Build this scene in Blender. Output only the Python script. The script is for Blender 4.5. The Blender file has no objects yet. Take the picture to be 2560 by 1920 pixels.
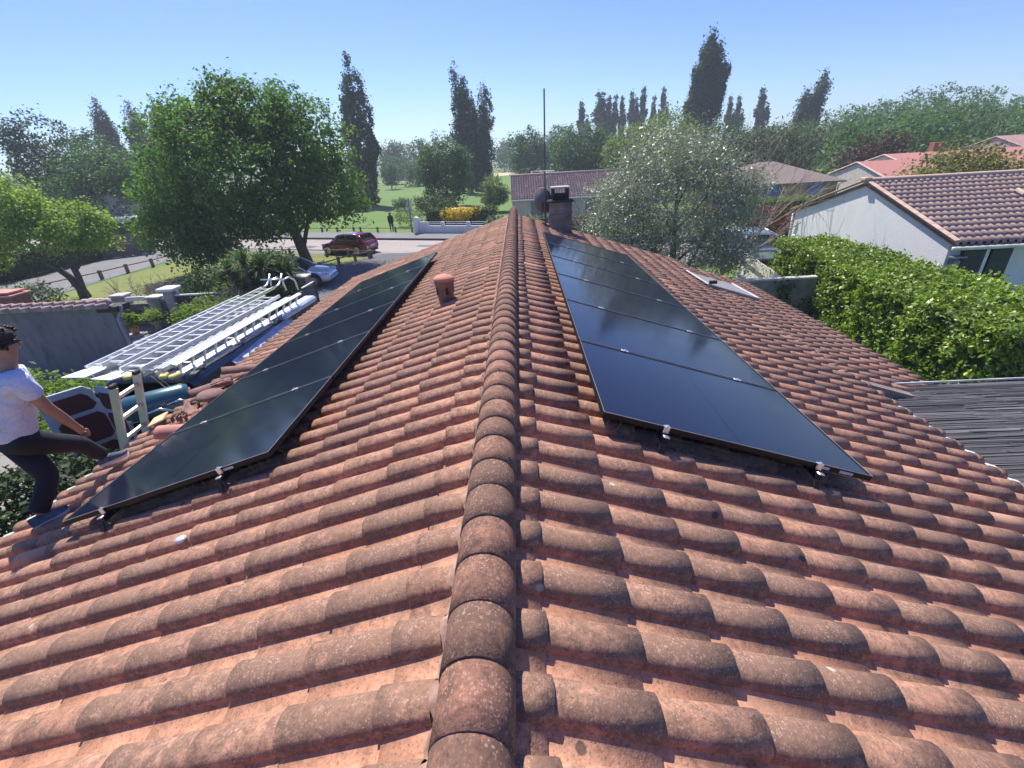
import bpy, math, random
import numpy as np
from mathutils import Vector, Matrix
random.seed(7)
rng = np.random.default_rng(11)
sc = bpy.context.scene
COL = sc.collection
R_ = math.radians
# ------------------------------------------------------------------ camera
CAMZ = 5.3
cd = bpy.data.cameras.new('camera'); cam = bpy.data.objects.new('camera', cd); COL.objects.link(cam)
Rv, Uv, Fv = (0.99858826, 0.01088169, -0.05199117), (0.04172363, 0.44505552, 0.89453045), (-0.03287296, 0.89543686, -0.44397319)
cam.matrix_world = Matrix(((Rv[0], Uv[0], -Fv[0], 0), (Rv[1], Uv[1], -Fv[1], 0), (Rv[2], Uv[2], -Fv[2], CAMZ), (0, 0, 0, 1)))
cd.sensor_width = 36; cd.lens = 36 * 458.93 / 1024; cd.clip_start = .05; cd.clip_end = 6000
sc.camera = cam
# ------------------------------------------------------------------ sky and sun
SUN_EL, SUN_AZ = 55, -25
w = bpy.data.worlds.new('World'); sc.world = w; w.use_nodes = True
nt = w.node_tree; bg = nt.nodes['Background']
sky = nt.nodes.new('ShaderNodeTexSky'); sky.sky_type = 'NISHITA'; sky.sun_disc = False
sky.sun_elevation = R_(SUN_EL); sky.sun_rotation = R_(SUN_AZ); sky.altitude = 0
sky.air_density = 1.0; sky.dust_density = .55; sky.ozone_density = 4.0
hsv = nt.nodes.new('ShaderNodeHueSaturation'); hsv.inputs['Hue'].default_value = .522; hsv.inputs['Saturation'].default_value = 1.1; hsv.inputs['Value'].default_value = 1.1
mul = nt.nodes.new('ShaderNodeMix'); mul.data_type = 'RGBA'; mul.blend_type = 'MULTIPLY'; mul.inputs[0].default_value = 1; mul.inputs[7].default_value = (.60, .77, .94, 1); nt.links.new(sky.outputs[0], mul.inputs[6]); nt.links.new(mul.outputs[2], hsv.inputs['Color'])
nt.links.new(hsv.outputs[0], bg.inputs[0]); bg.inputs[1].default_value = .108
sl = bpy.data.lights.new('sun', 'SUN'); sl.energy = 5.0; sl.angle = R_(.5); sl.color = (1, .94, .83)
so = bpy.data.objects.new('sun', sl); COL.objects.link(so)
sd = Vector((math.sin(R_(SUN_AZ)) * math.cos(R_(SUN_EL)), math.cos(R_(SUN_AZ)) * math.cos(R_(SUN_EL)), math.sin(R_(SUN_EL))))
so.rotation_euler = (-sd).to_track_quat('-Z', 'Y').to_euler(); so.location = (0, 0, 60)
sc.view_settings.view_transform = 'Standard'; sc.view_settings.look = 'None'
sc.view_settings.exposure = 0.72; sc.view_settings.gamma = 1
sc.cycles.use_denoising = True; sc.cycles.max_bounces = 8; sc.cycles.transparent_max_bounces = 8
sc.cycles.volume_bounces = 0
try: sc.cycles.use_fast_gi = False
except Exception: pass

# ------------------------------------------------------------------ material helpers
MATS = {}
class NT:
    def __init__(s, name):
        s.m = bpy.data.materials.new(name); s.m.use_nodes = True; s.t = s.m.node_tree
        s.b = s.t.nodes['Principled BSDF']; s.out = s.t.nodes['Material Output']
        s.co = s.n('ShaderNodeTexCoord').outputs['Object']
    def n(s, typ, **kw):
        x = s.t.nodes.new(typ)
        for k, v in kw.items():
            if k in ('ins',):
                for i, val in v.items():
                    s.put(x.inputs[i], val)
            else: setattr(x, k, v)
        return x
    def put(s, sock, val):
        if hasattr(val, 'is_linked') or isinstance(val, bpy.types.NodeSocket): s.t.links.new(val, sock)
        else:
            try: sock.default_value = val
            except Exception: sock.default_value = tuple(val) + (1,)
    def noise(s, scale, detail=4, rough=.55, vec=None, dist=0):
        x = s.n('ShaderNodeTexNoise', ins={'Vector': vec or s.co, 'Scale': scale, 'Detail': detail, 'Roughness': rough, 'Distortion': dist}); return x.outputs['Fac']
    def voro(s, scale, vec=None, out='Distance', rnd=1):
        x = s.n('ShaderNodeTexVoronoi', ins={'Vector': vec or s.co, 'Scale': scale, 'Randomness': rnd}); return x.outputs[out]
    def ramp(s, fac, stops, interp='LINEAR'):
        x = s.n('ShaderNodeValToRGB', ins={'Fac': fac}); e = x.color_ramp.elements; x.color_ramp.interpolation = interp
        while len(e) < len(stops): e.new(.5)
        for el, (p, c) in zip(e, stops):
            el.position = p; el.color = tuple(c) + (1,) if isinstance(c, (tuple, list)) else (c, c, c, 1)
        return x.outputs['Color']
    def mix(s, fac, a, b, mode='MIX'):
        x = s.n('ShaderNodeMix', data_type='RGBA', blend_type=mode)
        s.put(x.inputs[0], fac); s.put(x.inputs[6], a); s.put(x.inputs[7], b); return x.outputs[2]
    def math(s, op, a, b=0, c=0):
        x = s.n('ShaderNodeMath', operation=op); s.put(x.inputs[0], a); s.put(x.inputs[1], b); s.put(x.inputs[2], c); return x.outputs[0]
    def mapping(s, scale=(1, 1, 1), rot=(0, 0, 0)):
        return s.n('ShaderNodeMapping', ins={'Vector': s.co, 'Scale': scale, 'Rotation': rot}).outputs[0]
    def bump(s, h, strength=.4, dist=.01):
        x = s.n('ShaderNodeBump', ins={'Height': h, 'Strength': strength, 'Distance': dist}); s.t.links.new(x.outputs[0], s.b.inputs['Normal'])
    def rnd(s): return s.n('ShaderNodeNewGeometry').outputs['Random Per Island']
    def set(s, color=None, rough=None, metal=None, spec=None, coat=None):
        for k, v in (('Base Color', color), ('Roughness', rough), ('Metallic', metal), ('Specular IOR Level', spec), ('Coat Weight', coat)):
            if v is not None: s.put(s.b.inputs[k], v)
        return s.m

def plain(name, col, rough=.6, metal=0, var=.25, scale=4, coat=0, spec=.5):
    """painted / moulded surface with slight mottling of its colour and fine bump"""
    if name in MATS: return MATS[name]
    k = NT(name); f = k.noise(scale, 5)
    a = tuple(c * (1 - var) for c in col); b = tuple(min(1, c * (1 + var)) for c in col)
    c = k.ramp(f, [(.3, a), (.7, b)])
    k.bump(k.noise(scale * 12, 3), .12, .004)
    MATS[name] = k.set(c, rough, metal, spec, coat); return MATS[name]

def tile_mat(name, base, base2, pat, pat2, pamt=1.0, speck=(.50, .34, .265), fine=True, oddk=.55):
    k = NT(name); r = k.rnd()
    att = k.n('ShaderNodeAttribute', attribute_name='pat').outputs['Fac']
    b = k.mix(r, base, base2)
    b = k.mix(k.ramp(k.noise(5, 3), [(.35, 0), (.65, .6)]), b, tuple(c * 1.2 for c in base2))
    b = k.mix(k.ramp(k.noise(45, 6, .75), [(.38, .45), (.6, 0)]), b, tuple(c * .62 for c in base))
    odd = k.ramp(r, [(.975, 0), (.98, 1)], 'CONSTANT')
    n1 = k.noise(19, 12, .78, dist=.3); n0 = k.noise(1.1, 2)
    f = k.math('ADD', k.math('MULTIPLY', n1, 1.0), k.math('MULTIPLY', n0, .30))
    f = k.math('ADD', f, k.math('MULTIPLY', k.math('SUBTRACT', r, .5), .16))
    f = k.math('ADD', f, k.math('MULTIPLY', k.math('SUBTRACT', att, .5), .34 * pamt))
    pf = k.ramp(f, [(.60, 0), (.82, .82)])
    pc = k.mix(k.ramp(k.noise(38, 8, .75), [(.35, 0), (.65, 1)]), pat, pat2)
    c = k.mix(pf, b, pc)
    if fine:
        gate = k.ramp(k.noise(7, 4, .6), [(.40, .25), (.60, 1)])
        wv = k.n('ShaderNodeVectorMath', operation='ADD', ins={0: k.co, 1: k.n('ShaderNodeVectorMath', operation='SCALE', ins={0: k.n('ShaderNodeTexNoise', ins={'Vector': k.co, 'Scale': 90.0, 'Detail': 2}).outputs['Color'], 3: .012}).outputs[0]}).outputs[0]
        v2 = k.n('ShaderNodeTexVoronoi', ins={'Vector': wv, 'Scale': 120.0}); s2 = k.n('ShaderNodeSeparateColor', ins={0: v2.outputs['Color']})
        v3 = k.n('ShaderNodeTexVoronoi', ins={'Vector': wv, 'Scale': 55.0}); s3 = k.n('ShaderNodeSeparateColor', ins={0: v3.outputs['Color']})
        d2 = k.math('MULTIPLY', k.ramp(v2.outputs['Distance'], [(.30, 1), (.45, 0)]), k.math('GREATER_THAN', s2.outputs[0], .55))
        d3 = k.math('MULTIPLY', k.ramp(v3.outputs['Distance'], [(.22, 1), (.34, 0)]), k.math('GREATER_THAN', s3.outputs[0], .80))
        sp = k.math('MULTIPLY', k.math('MAXIMUM', d2, d3), k.math('MULTIPLY', gate, k.math('MULTIPLY', att, .6)))
        c = k.mix(sp, c, speck)
        dk = k.ramp(k.noise(90, 5, .7), [(.33, .7), (.43, 0)]); c = k.mix(dk, c, tuple(x * .5 for x in pat))
        v = k.n('ShaderNodeTexVoronoi', ins={'Vector': k.co, 'Scale': 9.0})
        rim = k.math('ADD', v.outputs['Distance'], k.math('MULTIPLY', k.noise(70, 2), .06))
        sep = k.n('ShaderNodeSeparateColor', ins={0: v.outputs['Color']})
        on = k.math('MULTIPLY', k.ramp(rim, [(.17, 1), (.205, 0)]), k.math('GREATER_THAN', sep.outputs[0], .93))
        c = k.mix(k.math('MULTIPLY', on, .75), c, (.055, .05, .048))
        on2 = k.math('MULTIPLY', k.ramp(k.math('ADD', rim, k.math('MULTIPLY', k.noise(30, 4), .12)), [(.20, 1), (.24, 0)]), k.math('GREATER_THAN', sep.outputs[1], .982))
        c = k.mix(k.math('MULTIPLY', on2, .85), c, (.40, .40, .34))
    c = k.mix(k.math('MULTIPLY', odd, oddk), c, tuple(x * 1.1 for x in base2))
    if fine: k.bump(k.math('ADD', k.noise(140, 4, .7), k.math('MULTIPLY', k.noise(30, 4), .8)), .5, .003)
    return k.set(c, .88, spec=.2)

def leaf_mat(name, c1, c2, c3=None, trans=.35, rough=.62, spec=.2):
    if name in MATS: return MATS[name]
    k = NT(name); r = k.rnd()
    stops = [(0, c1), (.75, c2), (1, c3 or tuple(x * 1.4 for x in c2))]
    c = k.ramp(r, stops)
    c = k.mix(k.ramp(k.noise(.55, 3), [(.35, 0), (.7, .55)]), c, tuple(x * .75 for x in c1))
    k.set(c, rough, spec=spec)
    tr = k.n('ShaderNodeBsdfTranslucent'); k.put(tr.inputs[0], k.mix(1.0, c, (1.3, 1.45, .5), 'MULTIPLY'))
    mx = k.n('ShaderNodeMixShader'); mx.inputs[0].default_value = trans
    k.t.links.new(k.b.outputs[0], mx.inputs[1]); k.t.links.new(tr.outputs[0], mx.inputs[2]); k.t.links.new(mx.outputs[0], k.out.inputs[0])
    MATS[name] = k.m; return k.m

# ------------------------------------------------------------------ mesh helpers
def link(name, me, mat=None, parent=None, smooth=False):
    o = bpy.data.objects.new(name, me); COL.objects.link(o)
    if mat is not None: me.materials.append(mat)
    if smooth: me.polygons.foreach_set('use_smooth', [True] * len(me.polygons))
    if parent is not None: o.parent = parent
    return o
def np_mesh(name, V, Q):
    """V (n,3), Q (m,4) -> mesh, fast"""
    me = bpy.data.meshes.new(name); V = np.asarray(V, np.float32); Q = np.asarray(Q, np.int32)
    k = Q.shape[1]
    me.vertices.add(len(V)); me.vertices.foreach_set('co', V.ravel())
    me.loops.add(Q.size); me.loops.foreach_set('vertex_index', Q.ravel())
    me.polygons.add(len(Q)); me.polygons.foreach_set('loop_start', np.arange(0, Q.size, k, dtype=np.int32))
    me.update(calc_edges=True); return me
def tag(o, label, cat, group=None):
    o['label'] = label; o['category'] = cat
    if group: o['group'] = group
    return o
def thing(name, label, cat, loc=(0, 0, 0), rotz=0, group=None):
    o = bpy.data.objects.new(name, None); COL.objects.link(o); o.location = loc; o.rotation_euler = (0, 0, rotz)
    o.empty_display_size = .2
    return tag(o, label, cat, group)
def kind(o, k): o['kind'] = k; return o
class MB:
    def __init__(s): s.v = []; s.f = []
    def add(s, vs, fs):
        n = len(s.v); s.v += [tuple(v) for v in vs]; s.f += [tuple(i + n for i in f) for f in fs]; return s
    def box(s, c, d, rz=0, M=None, bev=0):
        x, y, z = d[0] / 2, d[1] / 2, d[2] / 2
        if bev:
            b = min(bev, x * .9, y * .9, z * .9); vs = []
            for sx in (-1, 1):
                for sy in (-1, 1):
                    for sz in (-1, 1):
                        vs += [(sx * (x - b), sy * (y - b), sz * z), (sx * (x - b), sy * y, sz * (z - b)), (sx * x, sy * (y - b), sz * (z - b))]
            import bmesh
            bm = bmesh.new(); [bm.verts.new(v) for v in vs]; r = bmesh.ops.convex_hull(bm, input=bm.verts); bm.verts.index_update()
            fs = [[v.index for v in f.verts] for f in bm.faces]; vs = [v.co.copy() for v in bm.verts]; bm.free()
        else:
            vs = [(-x, -y, -z), (x, -y, -z), (x, y, -z), (-x, y, -z), (-x, -y, z), (x, -y, z), (x, y, z), (-x, y, z)]
            fs = [(0, 3, 2, 1), (4, 5, 6, 7), (0, 1, 5, 4), (1, 2, 6, 5), (2, 3, 7, 6), (3, 0, 4, 7)]
        T = Matrix.Translation(c) @ (M.to_4x4() if M is not None else Matrix.Rotation(rz, 4, 'Z'))
        return s.add([T @ Vector(v) for v in vs], fs)
    def tube(s, pts, rad, seg=8, cap=True, flat=1):
        pts = [Vector(p) for p in pts]; n = len(pts)
        if not hasattr(rad, '__len__'): rad = [rad] * n
        vs = []; fs = []; up = None
        for i, p in enumerate(pts):
            d = (pts[min(i + 1, n - 1)] - pts[max(i - 1, 0)]).normalized()
            if up is None: up = Vector((0, 0, 1)) if abs(d.z) < .9 else Vector((1, 0, 0))
            a = d.cross(up).normalized(); b = a.cross(d).normalized(); up = b
            for k in range(seg):
                t = 2 * math.pi * k / seg; vs.append(p + a * math.cos(t) * rad[i] + b * math.sin(t) * rad[i] * flat)
        for i in range(n - 1):
            for k in range(seg):
                k2 = (k + 1) % seg; fs.append((i * seg + k, i * seg + k2, (i + 1) * seg + k2, (i + 1) * seg + k))
        if cap: fs.append(tuple(range(seg))[::-1]); fs.append(tuple((n - 1) * seg + k for k in range(seg)))
        return s.add(vs, fs)
    def lathe(s, prof, c=(0, 0, 0), seg=24, M=None):
        """prof [(r,z)] about z"""
        vs = []; fs = []; T = Matrix.Translation(c) @ (M.to_4x4() if M is not None else Matrix())
        for r, z in prof:
            for k in range(seg):
                t = 2 * math.pi * k / seg; vs.append(T @ Vector((r * math.cos(t), r * math.sin(t), z)))
        for i in range(len(prof) - 1):
            for k in range(seg):
                k2 = (k + 1) % seg; fs.append((i * seg + k, i * seg + k2, (i + 1) * seg + k2, (i + 1) * seg + k))
        fs.append(tuple(range(seg))[::-1]); fs.append(tuple((len(prof) - 1) * seg + k for k in range(seg)))
        return s.add(vs, fs)
    def prism(s, poly, h, up=(0, 0, 1)):
        n = len(poly); poly = [Vector(p) for p in poly]; u = Vector(up) * h
        return s.add(poly + [p + u for p in poly], [tuple(range(n))[::-1], tuple(range(n, 2 * n))] + [(i, (i + 1) % n, (i + 1) % n + n, i + n) for i in range(n)])
    def obj(s, name, mat, parent=None, smooth=False, bevel=0):
        me = bpy.data.meshes.new(name); me.from_pydata([tuple(v) for v in s.v], [], s.f); me.update()
        o = link(name, me, mat, parent, smooth)
        if bevel:
            m = o.modifiers.new('bevel', 'BEVEL'); m.width = bevel; m.segments = 2; m.limit_method = 'ANGLE'
        return o
def box(name, c, d, mat, parent=None, rz=0, bevel=0, M=None): return MB().box(c, d, rz, M).obj(name, mat, parent, bevel=bevel)
def copy_tree(o, parent=None):
    c = o.copy(); COL.objects.link(c); c.parent = parent
    for ch in list(o.children): copy_tree(ch, c)
    return c
def sheet(name, poly, z, mat):
    o = MB().add([(x, y, z) for x, y in poly], [tuple(range(len(poly)))]).obj(name, mat); return kind(o, 'structure')

# ------------------------------------------------------------------ materials
M_tile = tile_mat('old_terracotta', (.45, .215, .135), (.58, .315, .205), (.225, .137, .10), (.13, .082, .062), pamt=.85)
M_tilec = tile_mat('ridge_terracotta', (.31, .145, .098), (.40, .20, .135), (.15, .092, .07), (.08, .053, .043), pamt=1.0, oddk=0)
M_mortar = plain('pink_mortar', (.33, .20, .15), .95, var=.5, scale=22)
M_nbtile = tile_mat('brown_pink_tile', (.52, .35, .27), (.60, .43, .34), (.44, .31, .25), (.34, .24, .195), fine=False)
M_fartile = tile_mat('far_tile', (.32, .19, .16), (.62, .46, .40), (.2, .13, .12), (.12, .08, .075), fine=False)
M_frame = plain('black_anodised_frame', (.010, .010, .012), .5, .1, var=.1, spec=.3)
M_alu = plain('bare_aluminium', (.78, .79, .80), .32, .85, var=.1)
M_alud = plain('dull_aluminium', (.52, .50, .48), .45, .6, var=.2)
M_white = plain('white_paint', (.74, .75, .76), .5, var=.06)
M_steel = plain('galvanised_steel', (.45, .46, .48), .5, .6, var=.2)
M_black = plain('black_rubber', (.015, .015, .016), .7, var=.2)
M_bark = plain('grey_bark', (.10, .085, .07), .95, var=.45, scale=9)
M_barkl = plain('pale_bare_twigs', (.30, .25, .21), .9, var=.3, scale=6)
M_wood = plain('weathered_wood', (.20, .15, .11), .9, var=.4, scale=8)
M_conc = plain('grey_concrete', (.30, .30, .28), .9, var=.3, scale=2)
M_terra = plain('plain_terracotta', (.50, .20, .13), .8, var=.2, scale=6)
M_terrad = plain('dusty_terracotta', (.20, .11, .092), .85, var=.3, scale=9)
M_render = NT('white_render')
def _rn():
    k = M_render; st = k.ramp(k.noise(2.2, 7, .7, vec=k.mapping((1, 1, .3))), [(.48, 0), (.72, 1)]); c = k.mix(k.math('MULTIPLY', st, .5), (.76, .76, .75), (.56, .56, .55)); c = k.mix(k.math('MULTIPLY', k.ramp(k.noise(14, 5, .7), [(.5, 0), (.7, 1)]), .25), c, (.58, .57, .54)); k.bump(k.noise(38, 5, .7), .5, .02); return k.set(c, .92)
_rn(); M_render = M_render.m
M_cream = plain('cream_render', (.55, .50, .42), .9, var=.12, scale=1.5)
M_ochre = plain('ochre_render', (.36, .27, .12), .9, var=.15)
M_blue = plain('blue_shutter_paint', (.10, .18, .42), .6, var=.1)
M_glass = plain('dark_glass', (.02, .025, .03), .05, var=.1, spec=.8)
def glasscell():
    k = NT('solar_glass'); m = k.mapping()
    sx = k.n('ShaderNodeSeparateXYZ', ins={0: k.co})
    # cell grid: thin slightly paler lines (x along the slope, y along the ridge)
    def line(c, pitch, wd):
        f = k.math('FRACT', k.math('DIVIDE', c, pitch)); return k.math('LESS_THAN', k.math('ABSOLUTE', k.math('SUBTRACT', f, .5)), wd)
    g = k.math('MAXIMUM', line(sx.outputs[0], .0935, .008), line(sx.outputs[1], .1843, .006))
    mid = k.math('LESS_THAN', k.math('ABSOLUTE', sx.outputs[0]), .006)
    c = k.mix(k.math('MULTIPLY', g, .75), (.009, .0135, .030), (.02, .026, .048)); k.b.inputs['IOR'].default_value = 1.36; c = k.mix(mid, c, (.002, .002, .003))
    k.set(c, k.ramp(k.noise(3, 4), [(.3, .07), (.7, .14)]), spec=.42, coat=.0)
    dust = k.noise(1.2, 5)
    return k.m
M_cell = glasscell()
def reflect(name, col, rough=.25, flake=0):
    if name in MATS: return MATS[name]
    k = NT(name); k.set(tuple(col), rough, .2, .5, 1.0); k.b.inputs['Coat Roughness'].default_value = .05
    k.put(k.b.inputs['Base Color'], k.ramp(k.noise(1.5, 3), [(.3, tuple(c * .92 for c in col)), (.7, tuple(col))])); MATS[name] = k.m; return k.m
def ground_mat(name, c1, c2, c3, s1=1.2, s2=14, bump=.4, far=None):
    k = NT(name); a = k.mix(k.ramp(k.noise(s1, 5), [(.35, 0), (.65, 1)]), c1, c2)
    a = k.mix(k.ramp(k.noise(s2, 6, .7), [(.42, 0), (.66, .8)]), a, c3)
    a = k.mix(k.ramp(k.noise(.05, 4), [(.4, 0), (.7, .4)]), a, c3)
    k.bump(k.noise(s2 * 4, 4, .7), bump, .03); return k.set(a, .95, spec=.15)
M_grass = ground_mat('garden_grass', (.17, .20, .06), (.22, .235, .085), (.12, .14, .045), .5, 5)
M_field = ground_mat('meadow', (.11, .19, .045), (.145, .225, .06), (.09, .15, .04), .06, .7)
M_ground = ground_mat('far_ground', (.13, .20, .06), (.17, .24, .08), (.11, .16, .05), .02, .5)
M_bare = ground_mat('dry_patch', (.50, .40, .26), (.58, .48, .33), (.40, .33, .2), .2, 2)
def asphalt(name, c, var=.12):
    k = NT(name); a = k.ramp(k.noise(.7, 6, .65), [(.3, tuple(x * (1 - var) for x in c)), (.7, tuple(x * (1 + var) for x in c))])
    v = k.ramp(k.n('ShaderNodeTexVoronoi', feature='DISTANCE_TO_EDGE', ins={'Vector': k.co, 'Scale': .35}).outputs[0], [(0, .5), (.012, 0)])
    a = k.mix(k.math('MULTIPLY', v, k.ramp(k.noise(.3, 2), [(.45, 0), (.6, 1)])), a, tuple(x * .4 for x in c))
    a = k.mix(k.ramp(k.noise(60, 2), [(.5, 0), (.7, .35)]), a, tuple(x * 1.6 for x in c))
    k.bump(k.noise(70, 3), .3, .01); return k.set(a, .9, spec=.2)
M_road = asphalt('old_pink_grey_road', (.30, .265, .25))
M_pave = asphalt('grey_pavement_tarmac', (.17, .17, .17))
M_drive = asphalt('dark_driveway', (.11, .11, .115))
M_gravel = ground_mat('yard_gravel', (.16, .15, .14), (.22, .21, .19), (.34, .32, .30), 1.0, 40)
L_dark = leaf_mat('dark_tree_leaf', (.045, .10, .032), (.07, .145, .042), (.13, .22, .065), .3)
L_big = leaf_mat('big_tree_leaf', (.07, .15, .035), (.125, .225, .055), (.24, .35, .11), .42)
L_lime = leaf_mat('lime_tree_leaf', (.18, .27, .06), (.31, .42, .10), (.48, .58, .24), .4)
L_pop = leaf_mat('poplar_leaf', (.035, .075, .042), (.055, .105, .055), (.09, .155, .08), .25)
L_mid = leaf_mat('mid_green_leaf', (.055, .12, .045), (.085, .165, .06), (.13, .22, .08), .3)
L_far = leaf_mat('far_green_leaf', (.06, .11, .055), (.08, .145, .065), (.12, .19, .09), .25)
L_bright = leaf_mat('bright_willow_leaf', (.14, .20, .075), (.19, .25, .10), (.25, .32, .14), .3)
L_olive = leaf_mat('silver_olive_leaf', (.19, .22, .175), (.34, .36, .30), (.62, .64, .58), .2, .42, .55)
L_laurel = leaf_mat('laurel_leaf', (.09, .165, .016), (.23, .33, .035), (.50, .58, .10), .28, .42, .45)
L_hedge = leaf_mat('hedge_leaf', (.10, .17, .03), (.20, .29, .06), (.28, .38, .10), .35)
L_shrub = leaf_mat('dark_shrub_leaf', (.035, .07, .022), (.07, .12, .035), (.20, .25, .11), .25)
L_red = leaf_mat('reddish_leaf', (.10, .045, .03), (.20, .09, .06), (.30, .17, .12), .25)
L_yellow = leaf_mat('yellow_flower', (.55, .38, .02), (.75, .55, .04), (.85, .7, .1), .3)
L_yucca = leaf_mat('sword_leaf', (.05, .10, .03), (.09, .16, .05), (.18, .26, .10), .2)

# ------------------------------------------------------------------ the ground
kind(MB().add([(-3000, -3000, -.012), (3000, -3000, -.012), (3000, 3000, -.012), (-3000, 3000, -.012)], [(0, 1, 2, 3)]).obj('ground', M_ground), 'structure')
sheet('meadow', [(-60, 44), (-18.6, 43.3), (-8.3, 39.6), (0, 42), (40, 60), (60, 172), (-140, 172), (-110, 60)], -.004, M_field)
sheet('dry_field_patch', [(-22, 150), (-4, 158), (10, 172), (8, 186), (-10, 188), (-30, 175), (-46, 160)], .004, M_bare)
sheet('lawn', [(-24.6, 14), (-11.6, 14), (-11.6, 27.2), (-9.2, 30.2), (-14.9, 33.3), (-23.5, 36.3)], .002, M_grass)
sheet('yard', [(-20, 2), (-4, 2), (-4, 21), (-11.6, 21.4), (-20, 18)], .008, M_gravel)
def along_road(off, x0, x1):  # the street runs along this line, falling away to the right
    return [(x0, 33.06 + off - .362 * x0), (x1, 33.06 + off - .362 * x1)]
ra, rb = along_road(-5.3, -60, 40), along_road(0, -60, 40)
sheet('road', [ra[0], ra[1], rb[1], rb[0]], .004, M_road)
sheet('side_street', [(-30.6, 12), (-24.7, 12), (-24.6, 33), (-23.6, 36.2), (-24, 36.8), (-31, 38.5)], .010, M_pave)
pa, pb = along_road(0, -60, 40), along_road(3.1, -60, 40)
kind(MB().prism([(pa[0][0], pa[0][1], 0), (pa[1][0], pa[1][1], 0), (pb[1][0], pb[1][1], 0), (pb[0][0], pb[0][1], 0)], .12).obj('pavement', M_pave), 'structure')
ka, kb = along_road(-.16, -60, 40), along_road(-.003, -60, 40)
kind(MB().prism([(ka[0][0], ka[0][1], 0), (ka[1][0], ka[1][1], 0), (kb[1][0], kb[1][1], 0), (kb[0][0], kb[0][1], 0)], .135).obj('kerb', plain('kerb_stone', (.06, .06, .06), .9)), 'structure')
na, nb_ = along_road(-6.3, -24, 40), along_road(-5.3, -24, 40)
sheet('near_pavement_strip', [na[0], na[1], nb_[1], nb_[0]], .014, M_pave)
sheet('driveway', [(-11.5, 14), (-5, 14), (-5, 30.6), (-9.2, 30.6), (-10.8, 27.9), (-11.5, 26)], .018, M_drive)

M_patch = asphalt('newer_tarmac_patch', (.13, .125, .125))
sheet('road_repair', [(-17.5, 36.3), (-15.2, 35.4), (-15.5, 34.5), (-17.8, 35.4)], .009, M_patch)
sheet('road_repair', [(-7.2, 33.4), (-3.6, 32.1), (-3.8, 31.6), (-7.4, 32.9)], .009, M_patch)
# ------------------------------------------------------------------ roof tiles
def tiles(O, A, D, rows, courses, pitch=.2043, uc0=.07, s_first=.09, s_join=.24, expo=.315, seg=9, hi=True, s_end=None, jit=1.0, skip=None):
    """canal tiled slope. O origin on the channel plane at the ridge, A unit along ridge, D unit down slope."""
    O, A, D = np.array(O, float), np.array(A, float), np.array(D, float)
    N = np.cross(A, D); N = N if N[2] > 0 else -N
    V = []; Q = []; P = []
    def grid(pts, pv, flip):
        base = sum(len(x) for x in V); r, c, _ = pts.shape
        V.append(pts.reshape(-1, 3)); P.append(np.full(r * c, pv) if np.isscalar(pv) else pv.ravel())
        i, j = np.meshgrid(np.arange(r - 1), np.arange(c - 1), indexing='ij'); a = (base + i * c + j).ravel()
        q = np.stack([a, a + 1, a + c + 1, a + c], 1); Q.append(q[:, ::-1] if flip else q)
    fl = np.dot(np.cross(A, D), N) < 0
    ph = np.concatenate([[-math.pi / 2], np.linspace(-math.pi / 2, math.pi / 2, seg + 1), [math.pi / 2]]); skirt = np.zeros(seg + 3); skirt[0] = skirt[-1] = -.034
    for r in range(rows):
        u = uc0 + r * pitch
        wob = rng.normal(0, .002) * jit
        for c in range(-1, courses):
            s0 = s_first if c < 0 else s_join + c * expo
            s1 = s_join if c < 0 else s_join + (c + 1) * expo
            if s_end is not None and s0 > s_end - .05: continue
            if s_end is not None: s1 = min(s1, s_end)
            if skip and skip(u, (s0 + s1) / 2): continue
            j = rng.normal(0, 1, 6) * jit
            s0j = s0 - (.05 if c >= 0 else 0); s1j = s1 + j[0] * .008 + .006 + (.022 if rng.random() < .04 else 0)
            tw, hh, lift = j[1] * .0025, .056 + j[2] * .002, .012 + j[3] * .0015
            ss = np.array([0, .45, 1.0]) if hi else np.array([0., 1.])
            rowsP = []
            for t in ss:
                wd = .061 + .006 * t; s = s0j + (s1j - s0j) * t
                hx = hh * (.90 + .10 * t)
                if c < 0 and t == 0: hx *= .85
                uu = u + wob + tw * (t - .5) + wd * np.sin(ph); vv = -.002 + lift * t + hx * np.abs(np.cos(ph)) ** .8 + skirt
                rowsP.append(O + np.outer(uu, A) + s * D + np.outer(vv, N))
            # front lip
            wd = .061 + .006 - .011; uu = u + wob + tw * .5 + wd * np.sin(ph); vv = -.002 + lift + (hh - .011) * np.abs(np.cos(ph)) ** .8 + skirt
            rowsP.append(O + np.outer(uu, A) + (s1j - .002) * D + np.outer(vv, N))
            pv = np.ones((len(rowsP), seg + 3)) * 1.0; pv[:] = .75 + .35 * np.abs(np.cos(ph))[None] ** .5 * (rng.random() * .5 + .6)
            grid(np.array(rowsP), pv, fl)
            # channel between this cover and the next
            cu = u + pitch / 2; wdc = pitch / 2 - .045
            us = cu + wdc * np.array([-1, -.5, .15, .75, 1.]); vs = np.array([.004, -.004, -.004, .006, .02])
            lc = .008 + j[4] * .001; s1c = s1 + .004 + j[5] * .006
            rp = [O + np.outer(us, A) + (s0 - .03) * D + np.outer(vs - .006, N), O + np.outer(us, A) + s1c * D + np.outer(vs + lc - .004, N),
                  O + np.outer(us, A) + (s1c - .001) * D + np.outer(vs + lc - .012, N)]
            grid(np.array(rp), .28 + .2 * rng.random(), fl)
    V = np.concatenate(V); Q = np.concatenate(Q); P = np.concatenate(P)
    me = np_mesh('roof_tiles', V, Q)
    at = me.attributes.new('pat', 'FLOAT', 'POINT'); at.data.foreach_set('value', P.astype(np.float32))
    me.polygons.foreach_set('use_smooth', [True] * len(me.polygons)); return me

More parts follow.
